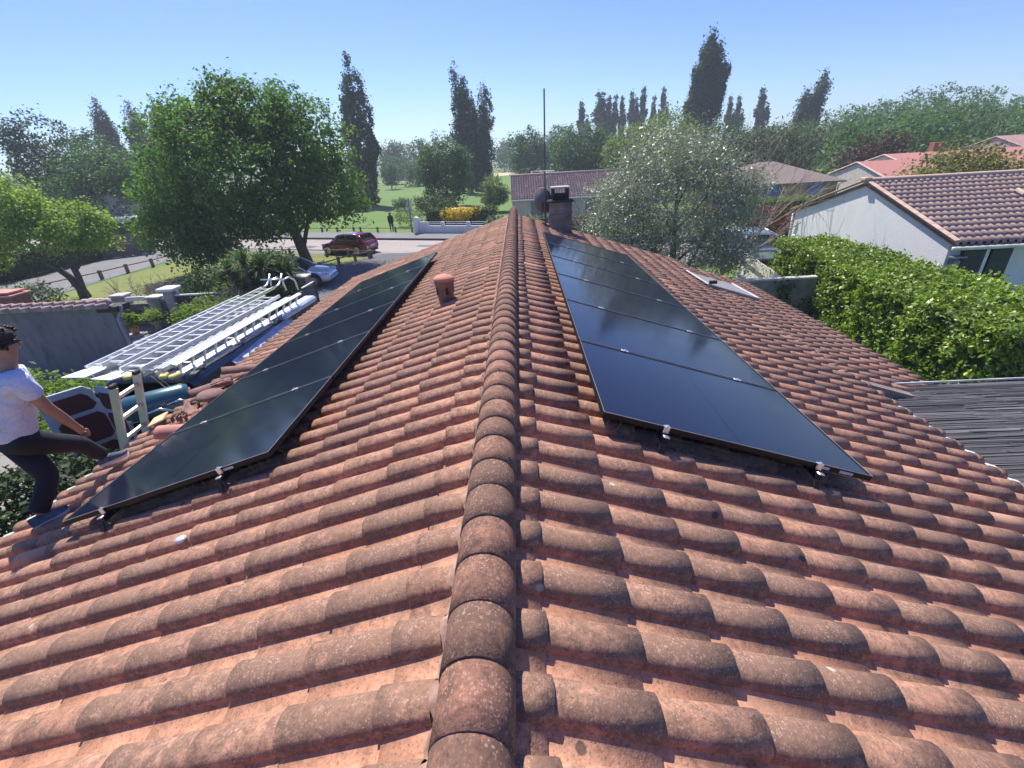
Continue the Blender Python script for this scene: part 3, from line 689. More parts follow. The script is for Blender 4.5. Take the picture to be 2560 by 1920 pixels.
# poplars : leaning columns of upright clumps
def poplar(name, label, x, y, h, w_, seed, lean=0., z0=.6, group=None, n=760, per=26, leaf=.34, forks=1, mat=L_pop):
    g = random.Random(seed); E = []
    for f in range(forks + 1):
        fx = 0 if f == 0 else g.choice((-1, 1)) * g.uniform(.18, .34) * w_; fh = 1 if f == 0 else g.uniform(.68, .92)
        k = 9
        for i in range(k):
            t = (i + .5) / k; wd = w_ * .5 * (.45 + .55 * math.sin(math.pi * (t * .72 + .06))) * g.uniform(.62, 1.12) * (.78 if f == 0 else .55) * (.6 if i == k - 1 else 1)
            E.append((lean * t + fx + g.uniform(-.12, .12) * w_, g.uniform(-.1, .1) * w_, z0 + (h - z0) * t * fh, wd, wd, (h - z0) / k * .95))
    o = thing(name, label, 'poplar', (x, y, 0), 0, group)
    me = leaf_mesh('crown', E, n, per, leaf, w_ * .062, seed, shell=.5, aspect=.6, flatten=2.6); link('crown', me, mat, o)
    trunk_mesh([([(0, 0, 0), (lean * .4, 0, h * .45), (lean * .92, 0, h * .9)], [.28, .18, .04])]).obj('trunk', M_bark, o, True)
    return o
poplar('poplar_tree', 'tallest poplar right behind the big round tree', -23.3, 72, 17.4, 3.6, 1, 2.0, forks=2, n=460)
poplar('poplar_tree', 'shorter poplar touching the right side of the tallest one on the left', -20.9, 70, 11.8, 2.4, 2, 1.6, n=330)
poplar('poplar_tree', 'tall slim poplar left of the aerial mast, behind the dense round tree', -9.5, 85, 17.6, 3.5, 3, .4, forks=2, n=480)
poplar('poplar_tree', 'lower middle poplar squeezed between two taller ones left of the aerial', -7.6, 90, 13.0, 2.7, 4, .5)
poplar('poplar_tree', 'right hand poplar of the three left of the aerial mast', -5.6, 88, 15.1, 3.3, 5, .9, forks=2, n=420)
poplar('poplar_tree', 'first of the three dark poplars left of the big round tree', -74.5, 95, 17.4, 4.4, 6, -1.0, z0=2, forks=2)
poplar('poplar_tree', 'middle one of the three dark poplars left of the big round tree', -68.2, 95, 16.8, 4.6, 7, -.8, z0=2, forks=2)
poplar('poplar_tree', 'third dark poplar, nearest to the big round tree on its left', -64, 95, 16.4, 3.8, 8, -.6, z0=2, forks=2)
poplar('poplar_tree', 'huge dark poplar towering above the silvery olive tree', 31.6, 95, 21.6, 4.7, 9, 2.3, z0=3, forks=3, n=1700, leaf=.42)
poplar('poplar_tree', 'slim side stem leaning away to the right of the huge dark poplar', 33.7, 94, 17.0, 2.7, 10, 2.2, z0=6)
poplar('poplar_tree', 'dark blunt poplar standing up out of the wooded hill', 60.2, 110, 16.2, 5.6, 12, 1.2, z0=4, n=420, leaf=.45)
far = [(18.3, 17.2, 3.2), (24.2, 19.1, 5.6), (26.5, 18.0, 3.2), (27.9, 18.2, 2.6), (29.5, 17.9, 2.6), (32.4, 18.7, 2.9), (34.0, 17.4, 2.1), (35.9, 19.5, 3.1), (38.5, 17.4, 2.4), (40.8, 19.3, 2.9)]
nth = ['first', 'second, broadest', 'third', 'fourth', 'fifth', 'sixth', 'seventh', 'eighth', 'ninth', 'tenth']
pp = None
for i, (x, h, wd) in enumerate(far):
    lb = f"{nth[i]} poplar from the aerial in the distant row right of it"
    if pp is None: pp = poplar('poplar_tree', lb, x, 150, 17.2, 3.0, 40, .5, group='distant row of poplars', n=260, per=22, leaf=.62); o = pp
    else: o = copy_tree(pp)
    o.location = (x, 150, 0); o.scale = (wd / 3.0, wd / 3.0, h / 17.2); o.rotation_euler = (0, 0, i * 1.3); o['label'] = lb
for x, y, h, wd, lb in ((59.7, 150, 16.3, 2.6, 'left one of two tiny poplars on the skyline before the wooded hill'), (62.1, 150, 16.2, 2.6, 'right one of two tiny poplars on the skyline before the wooded hill'), (63.7, 140, 16.9, 3.4, 'lone small poplar on the skyline left of the wooded hill')):
    o = copy_tree(pp); o.location = (x, y, 0); o.scale = (wd / 3, wd / 3, h / 17.2); del o['group']; o['label'] = lb
# other distant round trees
def rtree(label, x, y, h, wd, mat, seed, n=240, per=20, leaf=.38, zc=.58, cat='tree', name='round_tree', zb=.15, **kw):
    g = random.Random(seed); E = [(0, 0, h * zc, wd * .45, wd * .42, h * (1 - zc))]
    for i in range(6):
        a = g.random() * 6.28; E.append((math.cos(a) * wd * .27, math.sin(a) * wd * .25, h * g.uniform(.35, .78), wd * g.uniform(.16, .27), wd * .2, h * g.uniform(.12, .2)))
    E.append((0, 0, h * .32, wd * .42, wd * .38, h * (.32 - zb)))
    return tree(name, label, (x, y, 0), E, mat, n, per, leaf, wd * .055, seed, [([(0, 0, 0), (.05, 0, h * .4), (0, 0, h * .75)], [.035 * h * .6, .02 * h * .6, .006 * h])], cat=cat, **kw)
rtree('dense dark green tree standing in front of the three poplars left of the aerial', -9.0, 62, 7.8, 6.8, L_dark, 51, 520, 24, .30, zb=.03)
rtree('small bright green garden tree beside the far tiled house', -2.8, 53, 3.6, 3.2, L_bright, 52, 260, 18, .22)
rtree('dark shrubs under the dense tree by the white garden wall', -9.6, 55, 1.9, 5.0, L_shrub, 53, 200, 18, .22, cat='shrub', name='shrub', zb=.0)
rtree('brownish green shrub at the left end behind the far white wall', -7.6, 52, 1.5, 2.4, L_shrub, 54, 150, 14, .2, cat='shrub', name='shrub', zb=0.)
rtree('pale far tree with dome crown beyond the meadow', -40.5, 170, 12.0, 10.5, L_far, 55, 200, 18, .7, zb=.0)
rtree('far round tree standing right of the dome crowned one', -28.2, 150, 11.6, 9, L_far, 56, 200, 18, .65, zb=.0)
rtree('thin crowned pale tree just left of the three poplars', -23.0, 160, 14.6, 9.5, L_far, 57, 100, 14, .6)
rtree('low tree at the left edge of the meadow beside the poplars', -34.5, 138, 7.2, 7, L_mid, 58, 160, 18, .5, zb=.0)
rtree('broad low tree at the far end of the meadow, centre', -24.5, 122, 5.8, 9, L_mid, 59, 200, 18, .5, zb=.0)
rtree('slender pale green tree standing in the meadow near the poplars', -28.6, 112, 6.0, 4.5, L_far, 60, 130, 16, .4, zb=.1)
rtree('thin young shrubs just behind the far fence beside the street sign', -10.1, 44.2, 1.7, 3.4, L_bright, 81, 90, 12, .16, cat='shrub', name='shrub', zb=0.)
rtree('small bush in the meadow behind the distant walker', -14.5, 60, 1.5, 2.6, L_mid, 82, 90, 14, .2, cat='shrub', name='shrub', zb=0.)
rtree('pale reedy tuft at the foot of the left poplars in the meadow', -20.0, 62, 1.9, 2.8, L_bright, 61, 120, 16, .25, cat='shrub', name='shrub', zb=0.)
rtree('dark round tree just behind the aerial mast', 2.4, 105, 10.0, 8.5, L_dark, 62, 330, 20, .5, zb=.0)
rtree('rounded mid green tree right of the aerial, behind the far house', 9.6, 120, 11.8, 9.5, L_far, 63, 260, 20, .5, zb=.0)
rtree('bright green tree with rounded top behind the far house roof', 10.3, 84, 9.2, 10.5, L_mid, 64, 520, 22, .42, zb=.0)
rtree('low dark tree between the bright green tree and the willow', 16.5, 80, 7.2, 7, L_dark, 65, 260, 20, .4, zb=.0)
rtree('far small tree beyond the dry field left of the aerial', -5.4, 200, 11.4, 9, L_far, 66, 130, 16, .7, zb=.0)
rtree('bushy tree at the far end of the dry field', .5, 150, 7.8, 8, L_mid, 67, 180, 18, .5, zb=.0)
rtree('tall feathery willow with yellow green top behind the olive tree', 16.6, 60, 9.5, 11.0, L_bright, 68, 560, 22, .30, zb=.0, droop=.8)
rtree('smaller yellow green willow left of the tall feathery one', 13.2, 62, 7.6, 6.4, L_bright, 69, 300, 20, .28, zb=.0, droop=.6)
rtree('dusky grey green tree right of the willows', 25, 66, 8.2, 12, L_far, 70, 420, 20, .36, zb=.0)
rtree('olive brown thicket tree behind the ochre house', 30.5, 62, 7.0, 12, leaf_mat('dusk_leaf', (.07, .085, .05), (.10, .12, .065), (.15, .17, .10), .2), 71, 420, 20, .36, zb=.0)
rtree('wide wind blown tree with misty crown at the far left', -56, 60, 13.2, 7.5, L_pop, 72, 420, 20, .36, zc=.64, zb=.1)
rtree('mid sized tree between the misty tree and the first poplar', -58.5, 70, 12.2, 6.5, L_far, 73, 260, 20, .36, zb=.1)
rtree('dark mound shaped tree behind the left gabled house', -42.0, 49, 8.8, 9.2, L_mid, 74, 640, 24, .30, zc=.5, zb=.0)
rtree('dark filler tree right behind the big round tree crown', -47, 62, 8.6, 11, L_dark, 75, 320, 20, .38, zb=.0)
rtree('low grey green shrub behind the tile topped wall at left', -19.5, 17.4, 1.9, 2.8, leaf_mat('greygreen_leaf', (.07, .11, .06), (.12, .17, .09), (.2, .25, .15), .2), 76, 260, 18, .12, cat='shrub', name='shrub', zb=0.)
rtree('small green plant beside the brick pillar cap', -17.0, 16.6, 1.4, 1.7, L_hedge, 77, 140, 16, .10, cat='shrub', name='shrub', zb=0.)
rtree('olive yellow shrub in front of the salmon roofed houses', 22.8, 26, 4.5, 6.4, leaf_mat('olive_yellow_leaf', (.11, .13, .04), (.19, .20, .06), (.28, .26, .10), .3), 78, 1100, 22, .19, name='shrub', cat='shrub', zb=0.)
rtree('russet leaved shrub at the far corner of the white neighbour house', 12.6, 24.6, 2.55, 2.6, L_red, 79, 300, 20, .12, name='shrub', cat='shrub', zb=0., zc=.66)
rtree('dark red tree behind the salmon roofs', 38.5, 56, 5.6, 7, leaf_mat('maroon_leaf', (.05, .022, .02), (.09, .04, .035), (.13, .06, .05), .2), 80, 240, 18, .3, zb=.0)
# the wooded hill and the far tree line are masses nobody could count
hv = []; hf = []
nx, ny = 40, 14
for i in range(nx + 1):
    for j in range(ny + 1):
        x = 30 + i * 6.5; y_h = 62 + j * 9; hv.append((x, y_h, max(-.2, min(9, (x - 40) * .12 * (j / ny) ** .8 + (j / ny) * 3) * (1 if i and j else 0) - .1)))
for i in range(nx):
    for j in range(ny): a = i * (ny + 1) + j; hf.append((a, a + ny + 1, a + ny + 2, a + 1))
kind(MB().add(hv, hf).obj('hill', M_ground, None, True), 'structure')
g = random.Random(5); E = []
def skyz(bx):  # skyline height at 100 m for a bearing x/y
    pts = [(.30, 7.2), (.46, 8.2), (.56, 9.9), (.67, 11.6), (.78, 13.2), (.92, 11.2), (1.05, 12.0), (1.3, 12.5)]
    for (a, z0_), (b_, z1_) in zip(pts, pts[1:]):
        if bx <= b_: return z0_ + (z1_ - z0_) * max(0, (bx - a) / (b_ - a))
    return 12.5
for i in range(240):
    bx = g.uniform(.42, 1.32); y_ = g.uniform(60, 118); t = (y_ - 60) / 58
    if bx < .62 and y_ < 78: continue
    top = 5.3 + (skyz(bx) - 5.3) * (y_ / 100) * (.35 + .65 * t) + g.uniform(-1.3, .1) if t < .92 else 5.3 + (skyz(bx) - 5.3) * y_ / 100 + g.uniform(-.9, .1)
    rr = g.uniform(2.4, 4.6); E.append((bx * y_, y_, max(2, top - rr * .8), rr, rr, rr * .85))
o = link('wooded_hillside', leaf_mesh('wood', E, 6500, 15, .50, .50, 91, shell=.75), leaf_mat('hill_wood_leaf', (.055, .115, .035), (.085, .165, .045), (.14, .23, .07), .3))
tag(o, 'dense green wood covering the hill at the right horizon', 'wood'); o['kind'] = 'stuff'
E = []
for i in range(150):
    x = g.uniform(-330, 90); y_ = g.uniform(185, 240); rr = g.uniform(4, 7); E.append((x, y_, rr * .8 + g.uniform(0, 3.2), rr * 1.2, rr, rr * .9))
for i in range(40):
    x = g.uniform(-150, -62); y_ = g.uniform(100, 150); rr = g.uniform(3, 5); E.append((x, y_, rr * .8 + g.uniform(0, 3), rr * 1.2, rr, rr * .9))
o = link('treeline', leaf_mesh('line', E, 1900, 13, 1.1, 1.0, 92, shell=.6), L_far)
tag(o, 'hazy belt of trees closing the far end of the meadow', 'tree line'); o['kind'] = 'stuff'

# ------------------------------------------------------------------ hedges
def hedge(name, label, poly_boxes, mat, n_cl, per, leaf, rc, seed, core=None, **kw):
    """boxes (cx,cy,cz,sx,sy,sz,rz)"""
    B = np.array(poly_boxes, float)
    def samp(g, n):
        ar = B[:, 3] * B[:, 4] + 2 * B[:, 4] * B[:, 5] + 2 * B[:, 3] * B[:, 5]; idx = g.choice(len(B), n, p=ar / ar.sum()); b = B[idx]
        q = g.uniform(-.5, .5, (n, 3)); f = g.random(n); nd = np.zeros((n, 3)); a = b[:, 3] * b[:, 4]; s1 = b[:, 4] * b[:, 5]; s2 = b[:, 3] * b[:, 5]; tot = a + 2 * s1 + 2 * s2
        top = f < a / tot; sx = (~top) & (f < (a + 2 * s1) / tot); sy = (~top) & (~sx); sg = np.where(g.random(n) < .5, -1, 1)
        q[top, 2] = .5; nd[top, 2] = 1; q[sx, 0] = .5 * sg[sx]; nd[sx, 0] = sg[sx]; q[sy, 1] = .5 * sg[sy]; nd[sy, 1] = sg[sy]
        P = q * b[:, 3:6]; P += nd * g.normal(0, .05, n)[:, None] - nd * .05; c, s = np.cos(b[:, 6]), np.sin(b[:, 6])
        P = np.stack([P[:, 0] * c - P[:, 1] * s, P[:, 0] * s + P[:, 1] * c, P[:, 2]], 1) + b[:, :3]
        nd = np.stack([nd[:, 0] * c - nd[:, 1] * s, nd[:, 0] * s + nd[:, 1] * c, nd[:, 2]], 1); return P, nd
    t = thing(name, label, 'hedge', (0, 0, 0))
    link('foliage', leaf_mesh('fol', None, n_cl, per, leaf, rc, seed, boxes=samp, zmin=.02, **kw), mat, t)
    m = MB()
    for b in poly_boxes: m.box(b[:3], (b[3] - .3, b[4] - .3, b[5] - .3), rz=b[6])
    m.obj('hedge_core', plain('dark_hedge_core', (.028, .05, .014), .95, var=.5, scale=14), t); return t  # solid dark boxes fill the hedge behind the leaves
hb = []
for i in range(5):
    y_ = 7.6 + 1.84 * (i + .5); xl = 8.05 + .125 * (y_ - 8); hb.append(((xl + 10.75) / 2, y_, 1.1, 10.75 - xl, 1.98, 2.22 - .03 * (i % 3), 0))
hedge('laurel_hedge', 'long thick glossy laurel hedge along the right edge of the roof', hb, L_laurel, 6000, 15, .105, .08, 30, shell=.5, aspect=.5)
hedge('clipped_hedge', 'flat topped clipped hedge below the blue shutters of the ochre house', [(16.3, 30.6, 1.05, 4.6, 1.1, 2.1, 0)], L_hedge, 480, 16, .13, .10, 31)
hedge('clipped_hedge', 'rounded dark hedge strip behind the far white wall', [(-6.8, 41.0, .85, 2.4, 1.0, 1.7, -.33), (-3.0, 39.7, .85, 2.2, 1.0, 1.7, -.33), (-4.9, 40.4, .55, 2.6, .8, 1.1, -.33)], L_shrub, 360, 16, .14, .11, 32)
hedge('clipped_hedge', 'pale variegated hedge between the ridge end and the chimney', [(2.3, 33.6, .75, 9.5, .9, 1.45, -.2)], leaf_mat('variegated_leaf', (.10, .14, .06), (.2, .25, .13), (.45, .5, .35), .2), 420, 16, .14, .10, 33)
hedge('garden_hedge', 'loose yellow green hedge behind the ladders on the van', [(-11.3, 16.8, .55, 1.7, 4.0, 1.2, .12), (-10.6, 14.3, .5, 1.2, 2.0, 1.0, .2)], L_hedge, 900, 16, .10, .09, 34)
hedge('clipped_hedge', 'thin green hedge before the left gabled house', [(-37.5, 44, .9, 9, 1, 1.9, .1)], L_hedge, 260, 14, .16, .12, 35)
hedge('clipped_hedge', 'short clipped hedge below the salmon roofed gable', [(27.2, 35.6, 1.1, 4.5, 1, 2.2, .3)], L_hedge, 240, 14, .16, .12, 36)
E = [(0, 0, 1.3, 1.2, .7, .45), (1.0, -.3, 1.35, .8, .6, .4), (-1.0, .3, 1.2, .7, .6, .4)]
tree('flowering_shrub', 'bright yellow flowering shrub behind the far white wall', (-4.9, 40.0, .0), E, L_yellow, 300, 16, .16, .12, 37, cat='shrub')
# shrubs by the drive and the yucca clumps
tree('leafy_shrub', 'dense dark shrub left of the sword leaved plants', (-12.9, 18.9, 0), [(0, 0, .9, 1.3, 1.1, .9), (.9, .2, .8, .8, .8, .7), (-.3, .3, 1.3, .8, .7, .5)], L_shrub, 520, 18, .12, .13, 38, cat='shrub')
tree('leafy_shrub', 'tall dark shrub mass beside the white car and gate pillar', (-10.1, 18.2, 0), [(0, 0, 1.25, 1.0, .9, 1.15), (.6, -.6, .8, .7, .7, .8), (-.8, .3, 1.3, .8, .8, .9), (.2, .5, 1.9, .8, .7, .6)], L_shrub, 640, 18, .11, .12, 39, cat='shrub')
def yucca(name, label, base, h, n, L, seed, crowns):
    g = random.Random(seed); vs = []; fs = []
    for (cx, cy, cz) in crowns:
        for i in range(n):
            a = g.random() * 6.283; el = g.uniform(-.25, 1.35); d = Vector((math.cos(a) * math.cos(el), math.sin(a) * math.cos(el), math.sin(el)))
            l = L * g.uniform(.7, 1.15); s = d.cross(Vector((0, 0, 1))).normalized() * .024; p = Vector((cx, cy, cz)); q = p + d * l * .55; e = p + d * l + Vector((0, 0, -.18 * l))
            k = len(vs); vs += [p - s, p + s, q + s, q - s, e]; fs += [(k, k + 1, k + 2, k + 3), (k + 3, k + 2, k + 4)]
    t = thing(name, label, 'plant', base); MB().add(vs, fs).obj('sword_leaves', L_yucca, t)
    m = MB(); [m.tube([(cx * .6, cy * .6, 0), (cx, cy, cz)], [.09, .07], 7) for cx, cy, cz in crowns]; m.obj('stem', M_wood, t, True)
yucca('yucca', 'large sword leaved plant with several heads in front of the big tree trunk', (-10.6, 17.6, 0), 2, 120, .9, 3, [(0, 0, 2.15), (.75, -.1, 2.0), (-.8, .2, 1.8), (1.1, .5, 1.7)])
yucca('yucca', 'smaller spiky plant low between the two dark shrubs', (-12.2, 17.2, 0), 1, 90, .7, 4, [(0, 0, .8), (.5, .1, .9)])
bare('dead_shrub', 'pale dead twigs sticking out of the hedge behind the ladders', (-10.9, 16.4, .5), 1.2, 1.2, 8, .025, 6)
# weeds at the foot of the left wall and beside the van
E = [(0, 0, .35, 2.2, .5, .4), (2.0, .3, .3, 1.2, .4, .35), (-2.0, -.2, .35, 1.4, .5, .4)]
tree('ivy_bed', 'bright green leafy plants at the foot of the grey left wall', (-10.6, 9.6, 0), [(0, 0, .5, 2.6, .9, .55), (1.2, -1.0, .5, 1.3, .9, .5), (-2.0, .3, .6, 1.5, .8, .6)], L_hedge, 520, 16, .13, .12, 41, cat='plants')
tree('ivy_bed', 'dark foliage in the gap below the eaves behind the person', (-6.6, 4.3, 0), [(0, 0, .9, 1.6, 1.9, .9), (-.9, 1.2, .8, 1.4, 1.0, .7), (-1.5, -1.0, .9, 1.6, 1.4, .9), (.4, -2, .9, 1.4, 1.2, .9), (-3, 0, .8, 1.6, 1.4, .8)], leaf_mat('shaded_ivy_leaf', (.018, .036, .010), (.03, .06, .016), (.06, .10, .03), .15), 1500, 18, .12, .13, 42, cat='plants')  # leaf colour darkened to carry the shade of the gap
tree('tall_weeds', 'pale thin weeds growing up against the grey left wall', (-9.3, 10.6, 0), [(0, 0, .8, .8, .3, .9), (1.1, .4, .9, .5, .3, .8)], L_hedge, 90, 6, .10, .10, 43, cat='weeds')
# ------------------------------------------------------------------ houses
def gable_x(label, x0, x1, y0, y1, ez, rz, wall, tile, over=.3, name='house', pitchn=None, rows_at='front', groupw=None, seg=4):
    """house whose ridge runs along x; tiles modelled on the slope facing -y, plain-tiled slope on the far side"""
    t = thing(name, label, 'house', ((x0 + x1) / 2, (y0 + y1) / 2, 0))
    ox, oy = (x0 + x1) / 2, (y0 + y1) / 2; ym = (y0 + y1) / 2
    m = MB(); L = lambda x, y, z: (x - ox, y - oy, z)
    m.add([L(x0, y0, 0), L(x1, y0, 0), L(x1, y1, 0), L(x0, y1, 0), L(x0, y0, ez), L(x1, y0, ez), L(x1, y1, ez), L(x0, y1, ez), L(x0, ym, rz), L(x1, ym, rz)],
          [(0, 1, 5, 4), (2, 3, 7, 6), (3, 0, 4, 8, 7), (1, 2, 6, 9, 5)])
    m.obj('wall', wall, t)
    dz, dy = rz - ez, ym - y0; ln = math.hypot(dz, dy); D = (0, -dy / ln, -dz / ln); s_end = ln + over
    nrow = int((x1 - x0 + .5) / .2043); me = tiles(L(x0 - .10, ym, rz + .05), (1, 0, 0), D, nrow, int(s_end / .315) + 1, uc0=.1, s_first=.05, s_join=.3, seg=seg, hi=False, s_end=s_end)
    link('roof', me, tile, t)
    b = MB(); c = [L(x0 - .07, ym, rz + .02), L(x1 + .2, ym, rz + .02)]
    f = [L(x0 - .07, y0 + over * D[1], ez + over * D[2] + .02), L(x1 + .2, y0 + over * D[1], ez + over * D[2] + .02)]; k = [L(x0 - .07, y1 - over * D[1], ez + over * D[2] + .02), L(x1 + .2, y1 - over * D[1], ez + over * D[2] + .02)]
    dn = lambda p: (p[0], p[1], p[2] - .10)
    b.add([c[0], c[1], f[0], f[1], k[0], k[1]] + [dn(p) for p in (c[0], c[1], f[0], f[1], k[0], k[1])],
          [(0, 2, 3, 1), (0, 1, 5, 4), (0, 6, 8, 2), (4, 10, 6, 0), (2, 8, 9, 3), (6, 7, 9, 8), (6, 10, 11, 7), (4, 5, 11, 10), (1, 3, 9, 7), (1, 7, 11, 5)])
    b.obj('roof_deck', plain('brown_verge', (.14, .105, .09), .9), t)
    r = MB(); r.tube([L(x0 - .10, ym, rz + .07), L(x1 + .2, ym, rz + .07)], .10, 10); r.obj('ridge', M_nbtile, t, True)
    return t, L
nb, L = gable_x('white rendered neighbour house with brown tiled roof behind the laurel hedge', 11.75, 24, 13.1, 20.9, 2.62, 3.87, M_render, M_nbtile, name='neighbour_house', seg=7)
def fascia(t, L, x0, x1, y, z, mat=M_white):
    MB().box(L((x0 + x1) / 2, y, z), (x1 - x0, .10, .09), bev=.02).obj('gutter', mat, t)
fascia(nb, L, 11.5, 24, 12.72, 2.47, plain('cream_gutter', (.62, .60, .55), .5))
# verge tiles on the near gable, coloured like the roof
vg = MB()
for sgn in (-1, 1):
    for i in range(13):
        t0 = (i + .5) / 13.; y_ = 17 + sgn * t0 * 4.15; z_ = 3.98 - t0 * 1.33
        vg.box(L(11.70, y_, z_), (.16, .34, .03), M=Matrix.Rotation(-sgn * .31, 3, 'X'), bev=.01)
vg.box(L(11.66, 17, 4.0), (.24, .30, .10), bev=.02)
vg.obj('verge_tiles', M_nbtile, nb)
MB().tube([L(11.62, 20.85, 2.5), L(11.68, 20.9, 1.5), L(11.68, 20.9, 0)], .045, 8).obj('downpipe', M_white, nb, True)
wn = MB(); wn.box(L(12.75, 13.06, 1.8), (1.3, .06, 1.1)); wobj = wn.obj('window', M_glass, nb)
wn = MB(); wn.box(L(12.75, 13.02, 1.8), (.09, .05, 1.1)); wn.obj('window_frame', M_white, wobj)
for xx in (12.38, 13.12):
    MB().box(L(xx, 12.99, 1.8), (.56, .035, 1.1), bev=.01).obj('shutter', plain('black_green_shutter', (.02, .035, .035), .6), wobj)
ex = MB(); ex.box(L(11.92, 12.98, 2.02), (.18, .2, .18), bev=.02); ex.box(L(11.92, 12.93, 2.2), (.32, .26, .03), rz=.2)
ex.obj('extractor_hood', M_conc, nb)
tf = MB()   # a few pale replaced tiles
for (a, s) in ((15.4, 1.5), (16.9, 1.9), (17.3, 2.3), (18.2, 1.7)):
    tf.tube([L(a, 17 - s * .95, 4.03 - s * .32), L(a, 17 - (s + .32) * .95, 4.03 - (s + .32) * .32)], .08, 8)
tf.obj('pale_replacement_tiles', plain('sandy_tile', (.5, .38, .28), .85), nb)

fh, L = gable_x('low far house with speckled tile roof and grey shutters beyond the ridge', -.6, 9.2, 40.0, 47, 2.2, 3.72, M_cream, M_fartile, name='far_house', seg=3)
for xx in (1.5, 5.9):
    w1 = MB().box(L(xx, 39.97, 1.25), (1.1, .05, 1.3)).obj('window', M_glass, fh)
    for q in (-1, 1): MB().box(L(xx + q * .28, 39.93, 1.25), (.54, .04, 1.32), bev=.01).obj('shutter', plain('grey_shutter', (.20, .20, .20), .7), w1)
MB().box(L(4.3, 39.62, 2.08), (9.9, .1, .09)).obj('gutter', M_white, fh)

oh = thing('ochre_house', 'ochre rendered house with hipped brown roof and blue shutters', 'house', (20, 40.5, 0))
MB().box((-.5, 0, 1.25), (8.0, 6.6, 2.5)).obj('wall', M_ochre, oh)
M_band = NT('banded_brown_tiles')
def band(k, c1, c2, sc_=(4.9, 3.2)):
    w1 = k.n('ShaderNodeTexWave', wave_type='BANDS', bands_direction='X', ins={'Vector': k.co, 'Scale': sc_[0] * 2 / 6.28 * 3.14, 'Distortion': .6, 'Detail': 1}).outputs['Fac']
    n = k.noise(3, 6, .7); c = k.mix(k.math('ADD', k.math('MULTIPLY', w1, .5), k.math('MULTIPLY', n, .5)), c1, c2); k.bump(w1, .8, .04); return k.set(c, .9, spec=.2)
band(M_band, (.14, .11, .095), (.34, .28, .24), (1.6, 3)); M_band = M_band.m
r = MB(); P = [(-4.9, -3.7, 2.48), (3.9, -3.7, 2.48), (3.9, 3.7, 2.48), (-4.9, 3.7, 2.48), (-1.0, 0, 3.86), (.2, 0, 3.86)]
r.add(P + [(p[0], p[1], p[2] - .1) for p in P[:4]], [(0, 1, 5, 4), (1, 2, 5), (2, 3, 4, 5), (3, 0, 4), (0, 6, 7, 1), (1, 7, 8, 2), (2, 8, 9, 3), (3, 9, 6, 0), (6, 9, 8, 7)]); r.obj('roof', M_band, oh)
for xx in (-1.2, 1.9):
    w1 = MB().box((xx, -3.32, 1.88), (1.0, .05, .95)).obj('window', M_glass, oh)
    for q in (-1, 1): MB().box((xx + q * .27, -3.36, 1.88), (.52, .04, 1.0), bev=.01).obj('shutter', M_blue, w1)
MB().tube([(3.75, -3.7, 2.42), (3.5, -3.5, 2.2), (3.5, -3.35, 0)], .04, 6).obj('downpipe', M_wood, oh)

M_salm = NT('salmon_flat_tiles'); band(M_salm, (.33, .14, .115), (.52, .25, .21), (1.4, 3)); M_salm = M_salm.m
def simple_gable(name, label, gx, y0, y1, x1, ez, rz, wall, roofm, chim=None, base=0, trim=None):
    """near gable wall in plane x=gx; ridge runs to x1"""
    t = thing(name, label, 'house', (gx, (y0 + y1) / 2, base)); h = (y1 - y0) / 2; l = x1 - gx; ez -= base; rz -= base
    MB().add([(0, -h, 0), (l, -h, 0), (l, h, 0), (0, h, 0), (0, -h, ez), (l, -h, ez), (l, h, ez), (0, h, ez), (0, 0, rz), (l, 0, rz)], [(0, 1, 5, 4), (2, 3, 7, 6), (3, 0, 4, 8, 7), (1, 2, 6, 9, 5)]).obj('wall', wall, t)
    o = .35; k = (rz - ez) / h; m = MB()
    P = [(-.07, -h - o, ez - k * o + .05), (l + .2, -h - o, ez - k * o + .05), (l + .2, 0, rz + .05), (-.07, 0, rz + .05), (-.07, h + o, ez - k * o + .05), (l + .2, h + o, ez - k * o + .05)]
    m.add(P + [(p[0], p[1], p[2] + .10) for p in P], [(6, 7, 8, 9), (9, 8, 11, 10), (0, 3, 2, 1), (3, 4, 5, 2), (0, 1, 7, 6), (0, 6, 9, 3), (3, 9, 10, 4), (4, 10, 11, 5), (1, 2, 8, 7), (2, 5, 11, 8)]); m.obj('roof', roofm, t)
    if trim:
        m = MB()
        for s_ in (-1, 1): m.tube([(-.06, s_ * (h + o), ez - k * o + .11), (-.06, 0, rz + .11)], .06, 6)
        m.obj('verge_trim', trim, t)
    if chim: MB().box(chim, (.8, .6, 1.3), bev=.02).obj('chimney', plain('red_brick', (.28, .10, .08), .9, scale=8), t)
    return t
simple_gable('salmon_roof_house', 'low front house with salmon roof and cream gable beyond the neighbour ridge', 27.2, 38.0, 44.2, 38, 2.45, 3.32, plain('pale_cream_wall', (.55, .50, .44), .9), M_salm, trim=plain('pale_trim', (.55, .42, .38), .8))
simple_gable('salmon_roof_house', 'larger salmon roofed house behind with a brick chimney', 32.0, 40.2, 50, 52, 2.4, 3.62, plain('pale_cream_wall', (.5, .46, .4), .9), M_salm, chim=(4.6, .5, 1.7 + 2.1), trim=plain('pale_trim', (.5, .4, .38), .8))
simple_gable('grey_gable_house', 'grey gabled house at the right frame edge under the wood', 44.2, 44.5, 52.5, 60, 3.3, 4.5, plain('grey_wall', (.33, .31, .30), .9), plain('pinkish_roof', (.34, .20, .17), .9), trim=plain('grey_trim', (.3, .28, .27), .8))
simple_gable('left_gable_house', 'beige gabled house between the lime tree and the big round tree', -41.0, 43.8, 50.2, -36.6, 2.6, 4.0, plain('beige_gable', (.46, .41, .34), .9), M_band)
